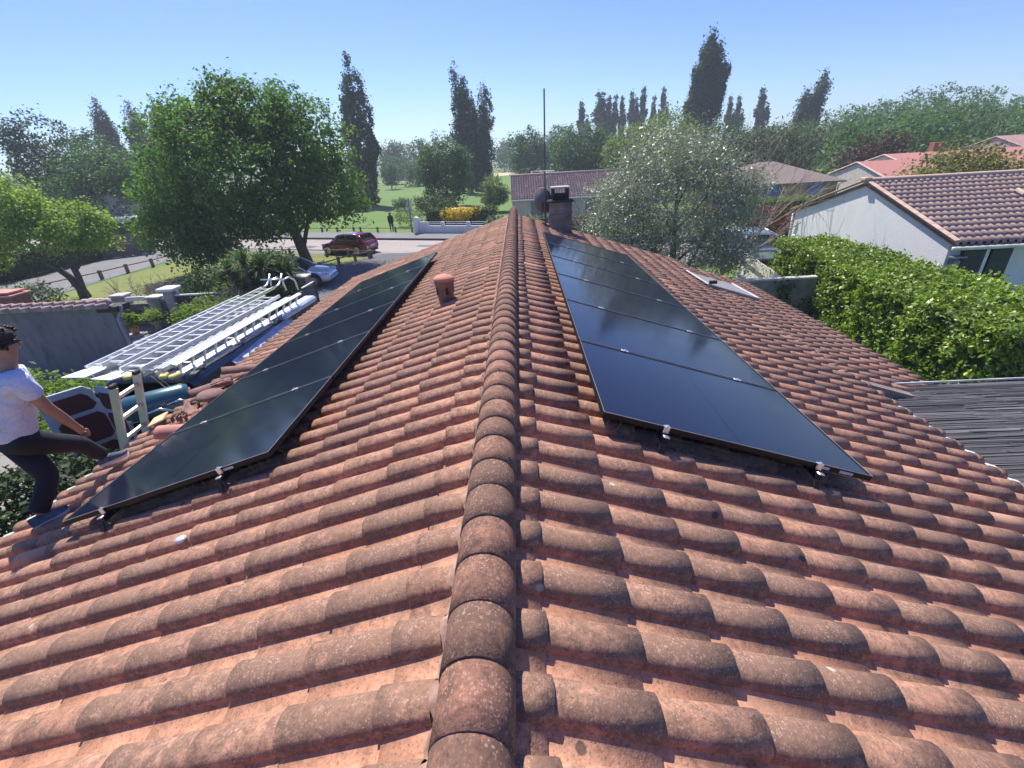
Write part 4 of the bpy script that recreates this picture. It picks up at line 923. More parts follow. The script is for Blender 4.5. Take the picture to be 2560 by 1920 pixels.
# turn that last house so the gable faces the camera
o = [o for o in bpy.data.objects if o.name.startswith('left_gable_house')][0]; o.rotation_euler = (0, 0, R_(131)); o.location = (-39.6, 47.0, 0)

gs = thing('garden_shed', 'brown timber shed at the left frame edge beyond the side street', 'shed', (-35.5, 26.5, 0))
MB().box((0, 0, 1.15), (6, 7, 2.3)).obj('wall', plain('brown_shed_boards', (.13, .10, .08), .9), gs); MB().add([(-3.3, -3.8, 2.25), (3.3, -3.8, 2.25), (3.3, 3.8, 2.25), (-3.3, 3.8, 2.25), (0, -3.8, 3.1), (0, 3.8, 3.1)], [(0, 1, 4), (1, 2, 5, 4), (2, 3, 5), (3, 0, 4, 5), (0, 3, 2, 1)]).obj('roof', M_band, gs)
bt = MB().box((0, 0, .55), (1.6, 2.4, 1.1), bev=.25).obj('blue_tarpaulin', plain('blue_tarp', (.02, .05, .22), .6)); bt.location = (-31.2, 24.4, 0); tag(bt, 'blue tarpaulin over a low stack at the left frame edge', 'tarpaulin')
hedge('clipped_hedge', 'dark hedge along the far side of the side street', [(-31.7, 32, .8, 1.2, 9, 1.6, 0)], L_shrub, 420, 16, .15, .12, 45)
# wall with tile coping at far left
wl = thing('coped_wall', 'grey rendered garden wall with a double row of clay coping tiles', 'wall', (0, 0, 0))
Mw = NT('stained_render')
def _w():
    k = Mw; mp = k.mapping((1, 1, .35)); c = k.mix(k.ramp(k.noise(1.6, 6, .65, vec=mp), [(.40, 0), (.62, 1)]), (.21, .215, .205), (.135, .145, .15)); c = k.mix(k.ramp(k.noise(4, 5, .7, vec=mp), [(.55, 0), (.68, .7)]), c, (.07, .078, .085)); k.bump(k.noise(50, 4), .3, .01); return k.set(c, .92)
_w(); Mw = Mw.m
MB().box((-15.4, 12.95, 1.0), (6.7, .25, 2.02)).obj('wall_body', Mw, wl)
for row, (yy, zz, mt) in enumerate(((12.72, 2.04, M_nbtile), (12.84, 2.12, M_fartile))):
    me = tiles((-18.7, yy + .0, zz), (0, 0, 0), (1, 0, 0), 0, 0) if False else None
    m = MB()
    for i in range(21):
        x0 = -18.75 + i * .32; m.tube([(x0, yy, zz - .005), (x0 + .35, yy, zz + .018)], [.075, .09], 10)
    m.obj('coping_tiles', [plain('greyed_coping', (.34, .26, .24), .9, var=.35, scale=3), plain('pinkish_coping', (.42, .27, .23), .9, var=.35, scale=3)][row], wl, True)
MB().box((-12.1, 13.0, 1.92), (.62, .5, .16)).obj('eaves_board', plain('dark_timber', (.03, .025, .025), .8), wl)
MB().tube([(-11.78, 12.9, 2.0), (-11.78, 12.88, 1.86), (-11.98, 12.86, 1.62), (-12.0, 12.86, 0)], .05, 10).obj('downpipe', plain('blue_grey_pipe', (.20, .24, .32), .4), wl, True)
pc = thing('brick_pillar', 'brick pillar top with tiled cap at the extreme left beyond the coped wall', 'pillar', (-17.3, 14.9, 0))
MB().box((0, 0, 1.0), (.95, .6, 2.0), bev=.01).obj('shaft', plain('brown_brick', (.20, .10, .08), .9, scale=12), pc)
m = MB(); m.box((0, 0, 2.04), (1.1, .75, .06), bev=.01); m.box((-.06, 0, 2.13), (1.0, .62, .06), bev=.01); m.obj('cap', plain('salmon_cap', (.48, .22, .17), .85), pc)
# garden wall with pillars behind, posts, gate
gw = thing('garden_wall', 'low dark garden wall with stone capped pillars behind the coped wall', 'wall', (0, 0, 0))
M_dwall = plain('dark_stained_wall', (.10, .10, .105), .9, var=.5, scale=2.2)
MB().box((-15.2, 17.30, .45), (3.6, .2, .9)).obj('wall_panel', M_dwall, gw)
for (x, y_, h) in ((-15.75, 17.45, 1.2), (-14.3, 17.35, 1.1)):
    p = MB().box((x, y_, h / 2), (.45, .4, h)).obj('pillar', M_conc, gw); MB().box((x, y_, h + .04), (.6, .52, .08), bev=.02).obj('pillar_cap', plain('pale_cap', (.45, .44, .42), .9), p)
for x0, x1, y_, z in ((-17.4, -15.9, 17.5, 1.05), (-15.5, -13.6, 17.3, 1.1)):
    MB().box(((x0 + x1) / 2, y_, z), (x1 - x0, .06, .16)).obj('rail', M_white, gw)
gp = thing('gate_pillar', 'white gate pillar with flat cap at the left end of the dark gate', 'pillar', (-13.55, 17.2, 0))
MB().box((0, 0, .7), (.34, .34, 1.4)).obj('shaft', M_conc, gp); MB().box((0, 0, 1.45), (.62, .62, .12), bev=.03).obj('cap', M_white, gp); MB().box((.22, .1, .68), (.06, .12, 1.36)).obj('white_trim', M_white, gp)
gt = thing('dark_gate', 'dark blue solid gate with pale top rail right of the white pillar', 'gate', (-12.3, 17.15, 0))
MB().box((0, 0, .6), (2.1, .05, 1.15)).obj('panel', plain('navy_gate', (.018, .022, .035), .5), gt); MB().box((0, 0, 1.2), (2.1, .07, .05)).obj('top_rail', M_white, gt)
# flower pots
def pot(name, label, loc, r, h, mat, leafm, spiky):
    t = thing(name, label, 'plant pot', loc)
    MB().lathe([(r * .65, 0), (r * .8, h * .5), (r, h), (r * 1.08, h), (r * 1.08, h * .88)][:4], seg=20).obj('pot', mat, t, True)
    link('foliage', leaf_mesh('pl', [(0, 0, h + .18, r * 1.3, r * 1.3, .22)], 40, 12, .16, .08, 17, aspect=.18 if spiky else .5), leafm, t)
pot('plant_pot', 'terracotta pot with a yellow green bush beside the wall corner', (-14.6, 16.15, .05), .17, .36, M_terra, L_hedge, False)
MB().box((0, 0, 0), (.6, .5, .06), bev=.01).obj('x', M_conc).name = 'paving_stone'
ps = bpy.data.objects['paving_stone']; ps.location = (-14.55, 16.1, .035); tag(ps, 'pale paving stone under the terracotta pot', 'paving stone')
pot('plant_bowl', 'wide pale bowl of spiky grass on a pedestal by the dark wall', (-14.15, 16.75, .25), .30, .16, M_conc, L_lime, True)
pb_ = [o for o in bpy.data.objects if o.name == 'plant_bowl'][0]
MB().lathe([(.2, -.25), (.1, -.12), (.14, 0)], seg=16).obj('pedestal', M_conc, pb_, True)

# gate of dark louvres by the drive and its pillar
lg = thing('louvred_gate', 'dark grey louvred gate panel with leaf shaped motif beside the roof edge', 'gate', (-8.35, 17.1, 0), R_(88))
M_grg = plain('blue_grey_gate', (.06, .065, .085), .5)
for i in range(11): MB().box((0, 0, .12 + i * .1), (2.0, .03, .085), M=Matrix.Rotation(.25, 3, 'X')).obj('louvre', M_grg, lg)
for xx in (-1.02, 1.02): MB().box((xx, 0, .62), (.08, .06, 1.24)).obj('post', plain('near_black_post', (.02, .022, .03), .5), lg)
MB().box((.45, 0, 1.25), (1.0, .05, .04)).obj('top_rail', M_white, lg)
gp2 = thing('stone_pillar', 'square beige stone pillar in front of the white car', 'pillar', (-9.1, 18.8, 0))
MB().box((0, 0, .65), (.50, .50, 1.3), bev=.02).obj('shaft', plain('beige_stone', (.26, .23, .18), .9), gp2); MB().box((0, 0, 1.33), (.6, .6, .08), bev=.02).obj('cap', plain('beige_cap', (.5, .46, .38), .9), gp2)

# street fences (square posts, one round rail)
def fence(label, posts, h=.55, extra=None):
    t = thing('post_fence', label, 'fence', (0, 0, 0)); P = [Vector((x, y, 0)) for x, y in posts]
    for p in P: MB().box(p + Vector((0, 0, h / 2)), (.17, .17, h), rz=.3, bev=.02).obj('post', M_wood, t)
    m = MB(); m.tube([P[0] - (P[1] - P[0]) * .4 + Vector((0, 0, h * .8))] + [p + Vector((0, 0, h * .8)) for p in P], .035, 8); m.obj('rail', M_wood, t, True)
    return t
fence('low timber post fence along the far pavement before the meadow', [(-21.0, 43.9), (-19.35, 43.25), (-17.74, 42.7), (-16.16, 42.15), (-14.5, 41.55), (-13.82, 41.3), (-12.13, 40.6), (-10.47, 40.05), (-8.95, 39.5)])
fence('low timber post fence beside the red car', [(-18.3, 32.8), (-15.8, 31.9), (-12.87, 30.84), (-11.28, 30.43), (-9.53, 29.56)], .5)
fence('low timber fence running back along the dark driveway', [(-9.6, 29.4), (-10.27, 28.7), (-10.9, 27.6), (-11.5, 26.2), (-11.6, 24.6)], .5)
fence('low timber post fence along the side street at the left', [(-25.9, 24.2), (-25.5, 25.6), (-25.0, 27.0), (-24.75, 28.7), (-24.3, 30.3), (-24.1, 32.1), (-23.8, 34)], .55)
# slatted timber fence across the side street
tf = thing('slat_fence', 'weathered vertical board fence across the side street, left of the big tree', 'fence', (0, 0, 0))
for i in range(42):
    t0 = i / 41; x, y_ = -32.6 + 3.9 * t0, 33.9 + 2.9 * t0 if False else 36.6
    MB().box((-33.0 + 4.3 * t0, 33.4 + 2.9 * t0, .8), (.13, .03, 1.5 + .12 * random.random()), rz=.6).obj('board', M_wood, tf)
MB().box((-28.6, 36.4, .85), (.18, .18, 1.7), rz=.6).obj('post', M_wood, tf); MB().box((-30.85, 34.85, 1.3), (5.1, .05, .09), rz=.594).obj('rail', M_wood, tf)
# far white wall with slots
ww = thing('white_wall', 'long low white boundary wall with slatted openings across the street', 'wall', (-8.35, 38.9, 0), -math.atan(.362))
MB().box((4.6, 0, .33), (9.0, .2, .66)).obj('wall_body', M_render, ww)
MB().box((0, 0, .62), (.42, .42, 1.24)).obj('end_pillar', M_render, ww); MB().lathe([(.30, 0), (.30, .05), (.12, .12)], (0, 0, 1.24), 4).obj('pillar_cap', M_render, ww)
for i in range(4):
    xx = 2.35 + i * 2.25
    MB().box((xx, 0, .81), (.28, .18, .30)).obj('pier', M_render, ww)
for i in range(4):
    for z in (.80, .94): MB().box((1.3 + i * 2.25, 0, z), (1.82, .05, .04)).obj('slat', M_white, ww)
MB().box((.62, 0, .81), (.84, .17, .30)).obj('pier', M_render, ww)
# street sign seen from behind
ss = thing('street_sign', 'tall pole with triangular and round road signs seen edge on by the white wall', 'street sign', (-8.84, 39.15, 0))
MB().tube([(0, 0, 0), (-.02, 0, 2.75)], .035, 8).obj('pole', plain('dark_pole', (.08, .09, .09), .5), ss)
Ms = Matrix.Rotation(R_(55), 3, 'Z')
def plate(pts, nm):
    m = MB(); q = [Ms @ Vector((x, 0, z)) for x, z in pts]; m.prism([v + Vector((0, 0, 0)) for v in q], .012, up=(Ms @ Vector((0, 1, 0)))); m.obj(nm, plain('sign_back_grey', (.42, .44, .45), .4, .3), ss)
plate([(-.34, 2.18), (.34, 2.18), (0, 2.78)], 'triangle_plate'); plate([(.27 * math.cos(t * .5236), 1.86 + .27 * math.sin(t * .5236)) for t in range(12)], 'round_plate')

# fences and walls on the right
cw = thing('concrete_wall', 'grey concrete boundary wall with ivy between roof edge and hedge', 'wall', (0, 0, 0))
MB().box((7.4, 13.72, .8), (2.6, .16, 1.6)).obj('wall_body', plain('mossy_concrete', (.22, .235, .21), .92, var=.4, scale=2.5), cw)
MB().box((7.4, 13.71, 1.63), (2.64, .2, .06), bev=.01).obj('coping', plain('pale_coping', (.55, .53, .48), .9), cw)
link('ivy', leaf_mesh('ivy', [(7.75, 13.58, 1.35, .22, .08, .35), (7.6, 13.58, .9, .3, .08, .35), (8.4, 13.5, .5, .5, .35, .5)], 90, 14, .10, .09, 18), L_shrub, cw)
wf = thing('board_fence', 'whitewashed vertical board fence beside the silver blue car', 'fence', (0, 0, 0))
A = Vector((9.0, 19.4, 0)); B = Vector((8.15, 13.9, 0))
for i in range(26):
    p = A.lerp(B, i / 25); MB().box((p.x, p.y, .70), (.03, .19, 1.38 + .05 * random.random()), rz=-.153).obj('board', plain('whitewash', (.60, .58, .50), .85, var=.2, scale=3), wf)
for z in (1.05, .45): MB().box((8.535, 16.65, z), (.05, 5.4, .08), rz=-.153).obj('rail', plain('grey_rail', (.16, .15, .13), .9), wf)
sg = thing('small_white_gate', 'small white gate with thin bars behind the silver blue car', 'gate', (11.2, 27.5, 0))
for i in range(7): MB().box((-1.3 + i * .2, 0, .7), (.05, .03, 1.1)).obj('bar', M_white, sg)
MB().box((-.7, 0, 1.27), (1.4, .04, .06)).obj('top_rail', M_steel, sg); MB().box((.15, 0, .75), (.28, .25, 1.5), bev=.03).obj('post', M_white, sg)

# reed covered pergola at right
pg = thing('reed_pergola', 'flat pergola roofed with grey reed matting beside the lower right eaves', 'pergola', (0, 0, 0))
g = random.Random(9); m = MB(); yy = 1.6
while yy < 5.33:
    x = 4.15 + g.uniform(-.05, .05)
    while x < 8.6:
        l = g.uniform(.5, 1.6); dz = g.uniform(-.008, .012); dy = g.uniform(-.012, .012)
        m.tube([(x, yy, 2.40 + dz), (x + l, yy + dy, 2.40 + dz + g.uniform(-.008, .008))], g.uniform(.004, .0075), 4, cap=False); x += l * .93
    yy += g.uniform(.010, .019)
k = NT('grey_reed'); c = k.ramp(k.rnd(), [(0, (.085, .085, .075)), (.5, (.22, .21, .185)), (.9, (.36, .34, .31)), (1, (.5, .48, .44))]); reedm = k.set(c, .8)
m.obj('reed_mat', reedm, pg)
MB().box((6.4, 3.45, 2.368), (4.4, 3.75, .02)).obj('shade_sheet', plain('under_mat_shade', (.03, .03, .028), .9), pg)  # added dark sheet stands for the shade under the reeds
MB().tube([(4.2, 5.345, 2.42), (8.6, 5.345, 2.44)], .014, 6).obj('edge_wire', plain('pale_edge', (.5, .5, .48), .7), pg)
for xx in (4.5, 6.4, 8.4): MB().box((xx, 3.5, 2.29), (.08, 3.8, .12)).obj('beam', M_wood, pg)
for xx in (4.6, 8.4):
    for yy in (1.9, 5.2): MB().box((xx, yy, 1.12), (.1, .1, 2.23)).obj('post', M_wood, pg)

# ------------------------------------------------------------------ vehicles
M_tyre = M_black
def wheel(parent, x, y, r=.31, wd=.2, sgn=-1):
    w1 = MB(); Mx = Matrix.Rotation(math.pi / 2, 3, 'X')
    w1.lathe([(r * .62, -wd / 2), (r * .93, -wd / 2), (r, -wd / 2 + .03), (r, wd / 2 - .03), (r * .93, wd / 2), (r * .62, wd / 2)], (x, y, r), 28, M=Mx)
    o = w1.obj('wheel', M_tyre, parent, True)
    w2 = MB(); yy = y + sgn * (wd / 2 - .01)
    w2.lathe([(r * .64, -.012), (r * .64, .012)], (x, y + sgn * .03, r), 24, M=Mx)
    for q in range(5):
        a = q * 2 * math.pi / 5 + .3; c = Vector((x + math.cos(a) * r * .34, yy, r + math.sin(a) * r * .34)); w2.box(c, (r * .62, .02, r * .15), M=Matrix.Rotation(-a, 3, 'Y'))
    w2.lathe([(r * .17, -.015), (r * .17, .015)], (x, yy, r), 12, M=Mx)
    rim = MB(); rim.lathe([(r * .60, -.02), (r * .68, -.02), (r * .68, .02), (r * .60, .02)], (x, yy, r), 28, M=Mx)
    w2.v += [];  w2.obj('rim', plain('alloy_rim', (.45, .46, .48), .3, .8), o)
    rim.obj('rim_edge', plain('alloy_rim', (.45, .46, .48), .3, .8), o)
def car(name, label, cat_loc, rz, paint, L=4.1, W=1.76, H=1.40, suv=False, plate=None, group=None):
    """x forward (front at +L/2), stations lofted"""
    t = thing(name, label, 'car', cat_loc, rz, group); h = H
    belt = .60 * h; gnd = .17
    # body stations: (x, z low, z top, half width)
    S = [(-.500, .34, .62 * h / 1.0 * .78, .80), (-.490, .22, .60 * h * 1.02, .92), (-.44, .19, .66 * h, .98), (-.30, .18, .665 * h, 1.0), (-.05, .17, .65 * h, 1.0), (.18, .17, .64 * h, 1.0), (.30, .17, .625 * h, .99), (.40, .18, .56 * h, .96), (.47, .21, .48 * h, .90), (.495, .27, .42 * h, .78), (.502, .33, .38 * h, .70)]
    m = MB(); rings = []
    for sx, zl, zt, wd in S:
        w2 = W / 2 * wd; x = sx * L; hh = zt - zl
        rings.append([(x, 0, zl), (x, w2 * .8, zl), (x, w2 * .965, zl + hh * .12), (x, w2, zl + hh * .42), (x, w2 * .985, zl + hh * .72), (x, w2 * .93, zl + hh * .92), (x, w2 * .80, zt), (x, 0, zt + .015)])
    n = 8; full = []
    for r_ in rings: full.append(r_ + [(p[0], -p[1], p[2]) for p in r_[::-1][1:-1]])
    c = len(full[0]); vs = [p for r_ in full for p in r_]; fs = []
    for i in range(len(full) - 1):
        for j in range(c): fs.append((i * c + j, i * c + (j + 1) % c, (i + 1) * c + (j + 1) % c, (i + 1) * c + j))
    fs.append(tuple(range(c))); fs.append(tuple((len(full) - 1) * c + j for j in range(c))[::-1])
    m.add(vs, fs); b = m.obj('body', paint, t, True); md = b.modifiers.new('s', 'SUBSURF'); md.levels = 1; md.render_levels = 2
    # greenhouse in glass
    def loft(St, inset=0):
        m = MB(); full = []
        for sx, z0, z1, wb, wt in St:
            x = sx * L; full.append([(x, W / 2 * wb, z0), (x, W / 2 * (wb * .35 + wt * .65), z0 + (z1 - z0) * .62), (x, W / 2 * wt, z1 - .02), (x, W / 2 * wt * .6, z1), (x, -W / 2 * wt * .6, z1), (x, -W / 2 * wt, z1 - .02), (x, -W / 2 * (wb * .35 + wt * .65), z0 + (z1 - z0) * .62), (x, -W / 2 * wb, z0)])
        vs = [p for r_ in full for p in r_]; fs = []; c = 8
        for i in range(len(full) - 1):
            for j in range(c): fs.append((i * c + j, i * c + (j + 1) % c, (i + 1) * c + (j + 1) % c, (i + 1) * c + j))
        fs.append(tuple(range(c))); fs.append(tuple((len(full) - 1) * c + j for j in range(c))[::-1]); return m.add(vs, fs)
    zb_ = belt - .02; rear = -.475 if suv else -.455; rr = -.42 if suv else -.37
    G = [(rear, zb_, zb_ + .03, .90, .84), (rr, zb_, h * .955, .90, .72), (-.22, zb_, h * .992, .92, .74), (-.02, zb_, h, .92, .74), (.08, zb_, h * .975, .92, .73), (.245, zb_, zb_ + .06, .90, .84), (.27, zb_, zb_ + .02, .90, .86)]
    loft(G).obj('windows', M_glass, t, True)
    # roof skin and pillars in paint
    m = MB(); RS = [(rr - .012, h * .955), (-.22, h * .993), (-.02, h * 1.002), (.085, h * .978)]
    vs = []
    for sx, z in RS: vs += [(sx * L, W / 2 * .745, z - .03), (sx * L, W / 2 * .60, z + .012), (sx * L, 0, z + .022), (sx * L, -W / 2 * .60, z + .012), (sx * L, -W / 2 * .745, z - .03)]
    fs = [(i * 5 + j, i * 5 + j + 1, i * 5 + j + 6, i * 5 + j + 5) for i in range(3) for j in range(4)]; m.add(vs, fs)
    rf = m.obj('roof_panel', paint, t, True); rf.modifiers.new('s', 'SOLIDIFY').thickness = .03
    m = MB()
    for s_ in (-1, 1):
        yb, yt = s_ * W / 2 * .925, s_ * W / 2 * .75
        m.tube([(.255 * L, yb, belt + .01), (.085 * L, yt, h * .965)], .028, 6); m.tube([(-.09 * L, yb, belt), (-.08 * L, yt, h * .98)], .03, 6)
        m.tube([(-.36 * L, yb, belt), (rr * L * .95, yt, h * .945)], .075, 6); m.tube([(rear * L, yb * .98, belt + .02), (rr * L, yt, h * .94)], .05, 6)
        m.tube([(.25 * L, yb * 1.01, belt + .005), (-.40 * L, yb * 1.01, belt + .015)], .02, 6)
    m.obj('pillars', paint, t, True)
    for x in (.315 * L, -.31 * L):
        for s_ in (-1, 1):
            y = s_ * (W / 2 - .10); a = MB(); a.lathe([(.40, -.012), (.40, .012)], (x, s_ * (W / 2 - .035), .33), 26, M=Matrix.Rotation(math.pi / 2, 3, 'X')); a.obj('wheel_arch', M_black, t)
            wheel(t, x, y + s_ * .03, .315, .2, s_)
    for s_ in (-1, 1):
        MB().box((.455 * L, s_ * W * .37, .50 * h), (.26, .26, .12), M=Matrix.Rotation(.25, 3, 'Y'), bev=.05).obj('headlight', plain('lamp_glass', (.55, .57, .6), .1), t)
        MB().box((-.478 * L, s_ * W * .385, .60 * h), (.14, .32, .13), bev=.04).obj('tail_light', plain('red_lamp', (.25, .01, .01), .15), t)
        MB().box((.17 * L, s_ * (W / 2 + .06), belt + .06), (.10, .15, .11), bev=.03).obj('mirror', paint, t)
    MB().box((-.503 * L, 0, .33 * h + .12), (.02, .52, .11), bev=.004).obj('number_plate', plain('plate_white', (.6, .6, .58), .5), t)
    MB().box((-.495 * L, 0, .235), (.10, W * .72, .10), bev=.03).obj('bumper_trim', M_black, t)
    if suv:
        for s_ in (-1, 1): MB().tube([(rr * L, s_ * W * .36, h * .96), (-.1 * L, s_ * W * .36, h + .05), (.07 * L, s_ * W * .36, h * .985)], .018, 6).obj('roof_rail', M_alu, t, True)
    m = MB(); m.lathe([(.012, 0), (.008, .10)], (-.33 * L, 0, h * .975), 6); m.obj('aerial', M_black, t)
    return t
car('red_hatchback', 'dark red hatchback parked on the street behind the low fence', (-11.55, 31.75, 0), math.pi - R_(19), reflect('dark_red_paint', (.20, .008, .018)), 3.65, 1.62, 1.30)
car('white_car', 'white car parked on the dark driveway, half hidden by shrubs', (-11.6, 23.0, 0), R_(4), reflect('white_car_paint', (.72, .74, .77)), 4.2, 1.76, 1.32)
car('silver_suv', 'silver blue car with roof rails seen from behind by the hedge', (11.25, 24.3, 0), R_(90), reflect('silver_blue_paint', (.28, .34, .44)), 4.4, 1.80, 1.48, suv=True)
car('white_parked_car', 'white car roof showing above the yellow flowering shrub', (-5.0, 42.6, 0), R_(-20), reflect('white_car_paint', (.72, .74, .77)), 4.1, 1.7, 1.5)
pk = thing('white_parked_van', 'pale van parked beyond the side street, behind the board fence', 'van', (-38.5, 46.3, 0), R_(20))
MB().box((0, 0, 1.2), (4.2, 1.8, 1.7), bev=.15).obj('body', M_white, pk); MB().box((1.2, -.91, 1.55), (1.0, .03, .5)).obj('window', M_glass, pk)
for x in (-1.3, 1.3): wheel(pk, x, -.85, .32, .2, -1)
# work van beside the house, rear doors open
vn = thing('work_van', 'dark blue work van with rear doors open, parked along the left eaves', 'van', (-7.02, 7.55, 0), R_(-3))
M_van = reflect('dark_teal_van_paint', (.012, .035, .055)); 
def vring(y, w2, zt, zl=.35, r_=.28):
    P = []
    for a in range(5): t = math.pi / 2 * a / 4; P.append((w2 - r_ * .6 + r_ * .6 * math.cos(t), y, zt - r_ + r_ * math.sin(t)))
    P = [(w2 * .97, y, zl), (w2, y, zl + .45)] + P; return P + [(-p[0], p[1], p[2]) for p in P[::-1]]
St = [(0.0, .93, 1.92), (.3, .95, 1.97), (3.0, .95, 1.98), (3.7, .94, 1.94), (4.25, .90, 1.35), (4.8, .86, 1.15), (5.0, .78, .85)]
Rg = [vring(y, w2, zt) for y, w2, zt in St]; c = len(Rg[0]); vs = [p for r_ in Rg for p in r_]
fs = [(i * c + j, (i + 1) * c + j, (i + 1) * c + j + 1, i * c + j + 1) for i in range(len(Rg) - 1) for j in range(c - 1)] + [tuple((len(Rg) - 1) * c + j for j in range(c))]
vb = MB().add(vs, fs).obj('body', M_van, vn, True); vb.modifiers.new('s', 'SOLIDIFY').thickness = .04
MB().box((0, 1.6, .45), (1.72, 3.1, .04)).obj('load_floor', M_black, vn); MB().box((0, 3.1, 1.1), (1.7, .04, 1.3)).obj('bulkhead', M_black, vn)
MB().box((.955, 3.3, 1.50), (.02, .9, .45), bev=.008).obj('side_window', M_glass, vn); MB().box((-.955, 3.3, 1.50), (.02, .9, .45), bev=.008).obj('side_window', M_glass, vn)
MB().box((0, 4.02, 1.62), (1.5, .03, .75), M=Matrix.Rotation(-.75, 3, 'X')).obj('windscreen', M_glass, vn)
for y_ in (.75, 3.9):
    for s_ in (-1, 1):
        w1 = MB(); w1.lathe([(.2, -.11), (.33, -.11), (.34, -.08), (.34, .08), (.33, .11), (.2, .11)], (s_ * .86, y_, .34), 24, M=Matrix.Rotation(math.pi / 2, 3, 'Y')); wo = w1.obj('wheel', M_tyre, vn, True)
        MB().lathe([(.21, -.01), (.21, .01)], (s_ * .97, y_, .34), 16, M=Matrix.Rotation(math.pi / 2, 3, 'Y')).obj('rim', M_steel, wo)
M_inner = plain('pale_door_inner', (.42, .46, .52), .5, var=.1); M_maroon = plain('maroon_trim_panel', (.085, .008, .012), .7, var=.2)
def vdoor(M4, nm='rear_door', label=None):
    W_, H_ = .88, 1.52; m = MB()
    pts = [(0, 0), (W_, 0), (W_, H_ * .55), (W_ * .86, H_ * .93), (W_ * .74, H_), (.10, H_), (0, H_ * .94)]
    m.prism([(x, 0, z) for x, z in pts], .05, up=(0, 1, 0)); o = m.obj(nm, M_inner, vn, bevel=.012); o.matrix_local = M4
    def win(x0, x1, z0, z1, inset=0, cut=.08):
        q = [(x0 + cut, z0), (x1 - cut, z0), (x1, z0 + cut), (x1 - inset, z1 - cut), (x1 - inset - cut, z1), (x0 + cut, z1), (x0, z1 - cut), (x0, z0 + cut)]
        MB().prism([(x, -.004, z) for x, z in q], .004, up=(0, -1, 0)).obj('trim_panel', M_maroon, o)
    win(.10, .74, 1.06, 1.40, .07); win(.10, .80, .42, .98, .03); win(.10, .80, .06, .34, .0)
    MB().lathe([(.045, 0), (.045, .012)], (.06, -.006, 1.33), 14, M=Matrix.Rotation(math.pi / 2, 3, 'X')).obj('lock', M_black, o)
    return o
# left door swung wide towards the camera side
def basis(o, xdir, zdir=(0, 0, 1)):
    x = Vector(xdir).normalized(); z = Vector(zdir).normalized(); y = z.cross(x).normalized(); z = x.cross(y)
    return Matrix(((x.x, y.x, z.x, o[0]), (x.y, y.y, z.y, o[1]), (x.z, y.z, z.z, o[2]), (0, 0, 0, 1)))
VI = (Matrix.Translation((-7.02, 7.55, 0)) @ Matrix.Rotation(R_(-3), 4, 'Z')).inverted()
vdoor(VI @ basis((-8.50, 6.86, .44), (.60, .80, 0)))
vdoor(VI @ basis((-7.92, 7.38, .44), (.80, -.25, 0)) @ Matrix.Diagonal((.62, 1, 1, 1)))
# roof rack
m = MB()
for y_ in (.5, 1.8, 3.1): m.box((0, y_, 2.06), (1.75, .05, .05)); [m.box((s_ * .8, y_, 2.0), (.05, .05, .1)) for s_ in (-1, 1)]
m.obj('roof_rack', M_alud, vn)
# ladders on the rack
lad_n = 0
def ladder(label, a, b, wd, n, z, name='ladder', tilt=0, group='ladders stacked on the van', mat=M_alu, up=None, prof=(.036, .075)):
    """a,b = foot and head of the centre line (x,y,z); lies flat unless up is given"""
    a, b = Vector(a), Vector(b); d = (b - a); Ln = d.length; d.normalize(); up = Vector(up) if up else Vector((0, 0, 1)); s = d.cross(up).normalized(); up = s.cross(d)
    t = thing(name, label, 'ladder', a, 0, group); Mr = Matrix((s, d, up)).transposed()
    for q in (-1, 1):
        o = MB().box((s * q * wd / 2 + d * Ln / 2), (prof[0], Ln, prof[1]), M=Mr).obj('stile', mat, t)
    r0 = None
    for i in range(n):
        p = d * (Ln * (i + .5) / n); r = MB().box((0, 0, 0), (wd - prof[0], .042, .03), M=Mr).obj('rung', mat, t) if r0 is None else r0.copy()
        if r0 is None: r0 = r
        else: COL.objects.link(r)
        r.location = p
    return t, Mr, d, s, up, Ln
def VX(x, y, z): # rack coordinates -> world (van heading -3 deg)
    c, s_ = math.cos(R_(-3)), math.sin(R_(-3)); return (-7.02 + x * c - y * s_, 7.55 + x * s_ + y * c, z)
lA = ladder('leftmost ladder on the van rack, aluminium with closely spaced rungs', (-7.85, 7.55, 2.24), (-7.55, 12.2, 2.26), .40, 15, 0)
lB = ladder('hooked roof ladder on the van rack ending in two curved ridge hooks', (-7.45, 7.45, 2.32), (-7.17, 12.7, 2.34), .36, 17, 0)
t = lB[0]; d, s, up, Ln = lB[2:]
hk = MB()
for q in (-1, 1):
    o = d * Ln + s * q * .18
    hk.tube([o, o + d * .25 + up * .02, o + d * .42 + up * .12, o + d * .55 + up * .26], .026, 8)
    c = o + d * .05 + s * .28
    hk.tube([c + up * .05 - d * .05, c + up * .20 + d * .02, c + up * .24 + d * .14 + s * .12, c + up * .12 + d * .22 + s * .22, c - up * .16 + d * .22 + s * .25], .024, 8)
hk.tube([d * (Ln + .05) - s * .18 + up * .22, d * (Ln + .05) + s * .46 + up * .22], .02, 8); hk.obj('ridge_hooks', M_alu, t, True)
ladder('narrow ladder stacked under the hooked one on the van', (-7.62, 7.35, 2.16), (-7.05, 11.6, 2.17), .34, 14, 0)
ladder('wide middle ladder on the van rack right of the hooked one', (-6.98, 7.3, 2.28), (-6.67, 11.9, 2.3), .40, 15, 0)
ladder('fourth ladder from the left on the van, with bare dull stiles', (-6.72, 7.25, 2.20), (-6.40, 11.5, 2.22), .42, 14, 0)
ladder('ladder lying lowest at the left of the van stack', (-7.98, 7.7, 2.10), (-7.68, 11.4, 2.12), .44, 14, 0)
ladder('ladder lying lowest in the middle of the van stack', (-7.18, 7.5, 2.10), (-6.82, 11.9, 2.12), .46, 16, 0)
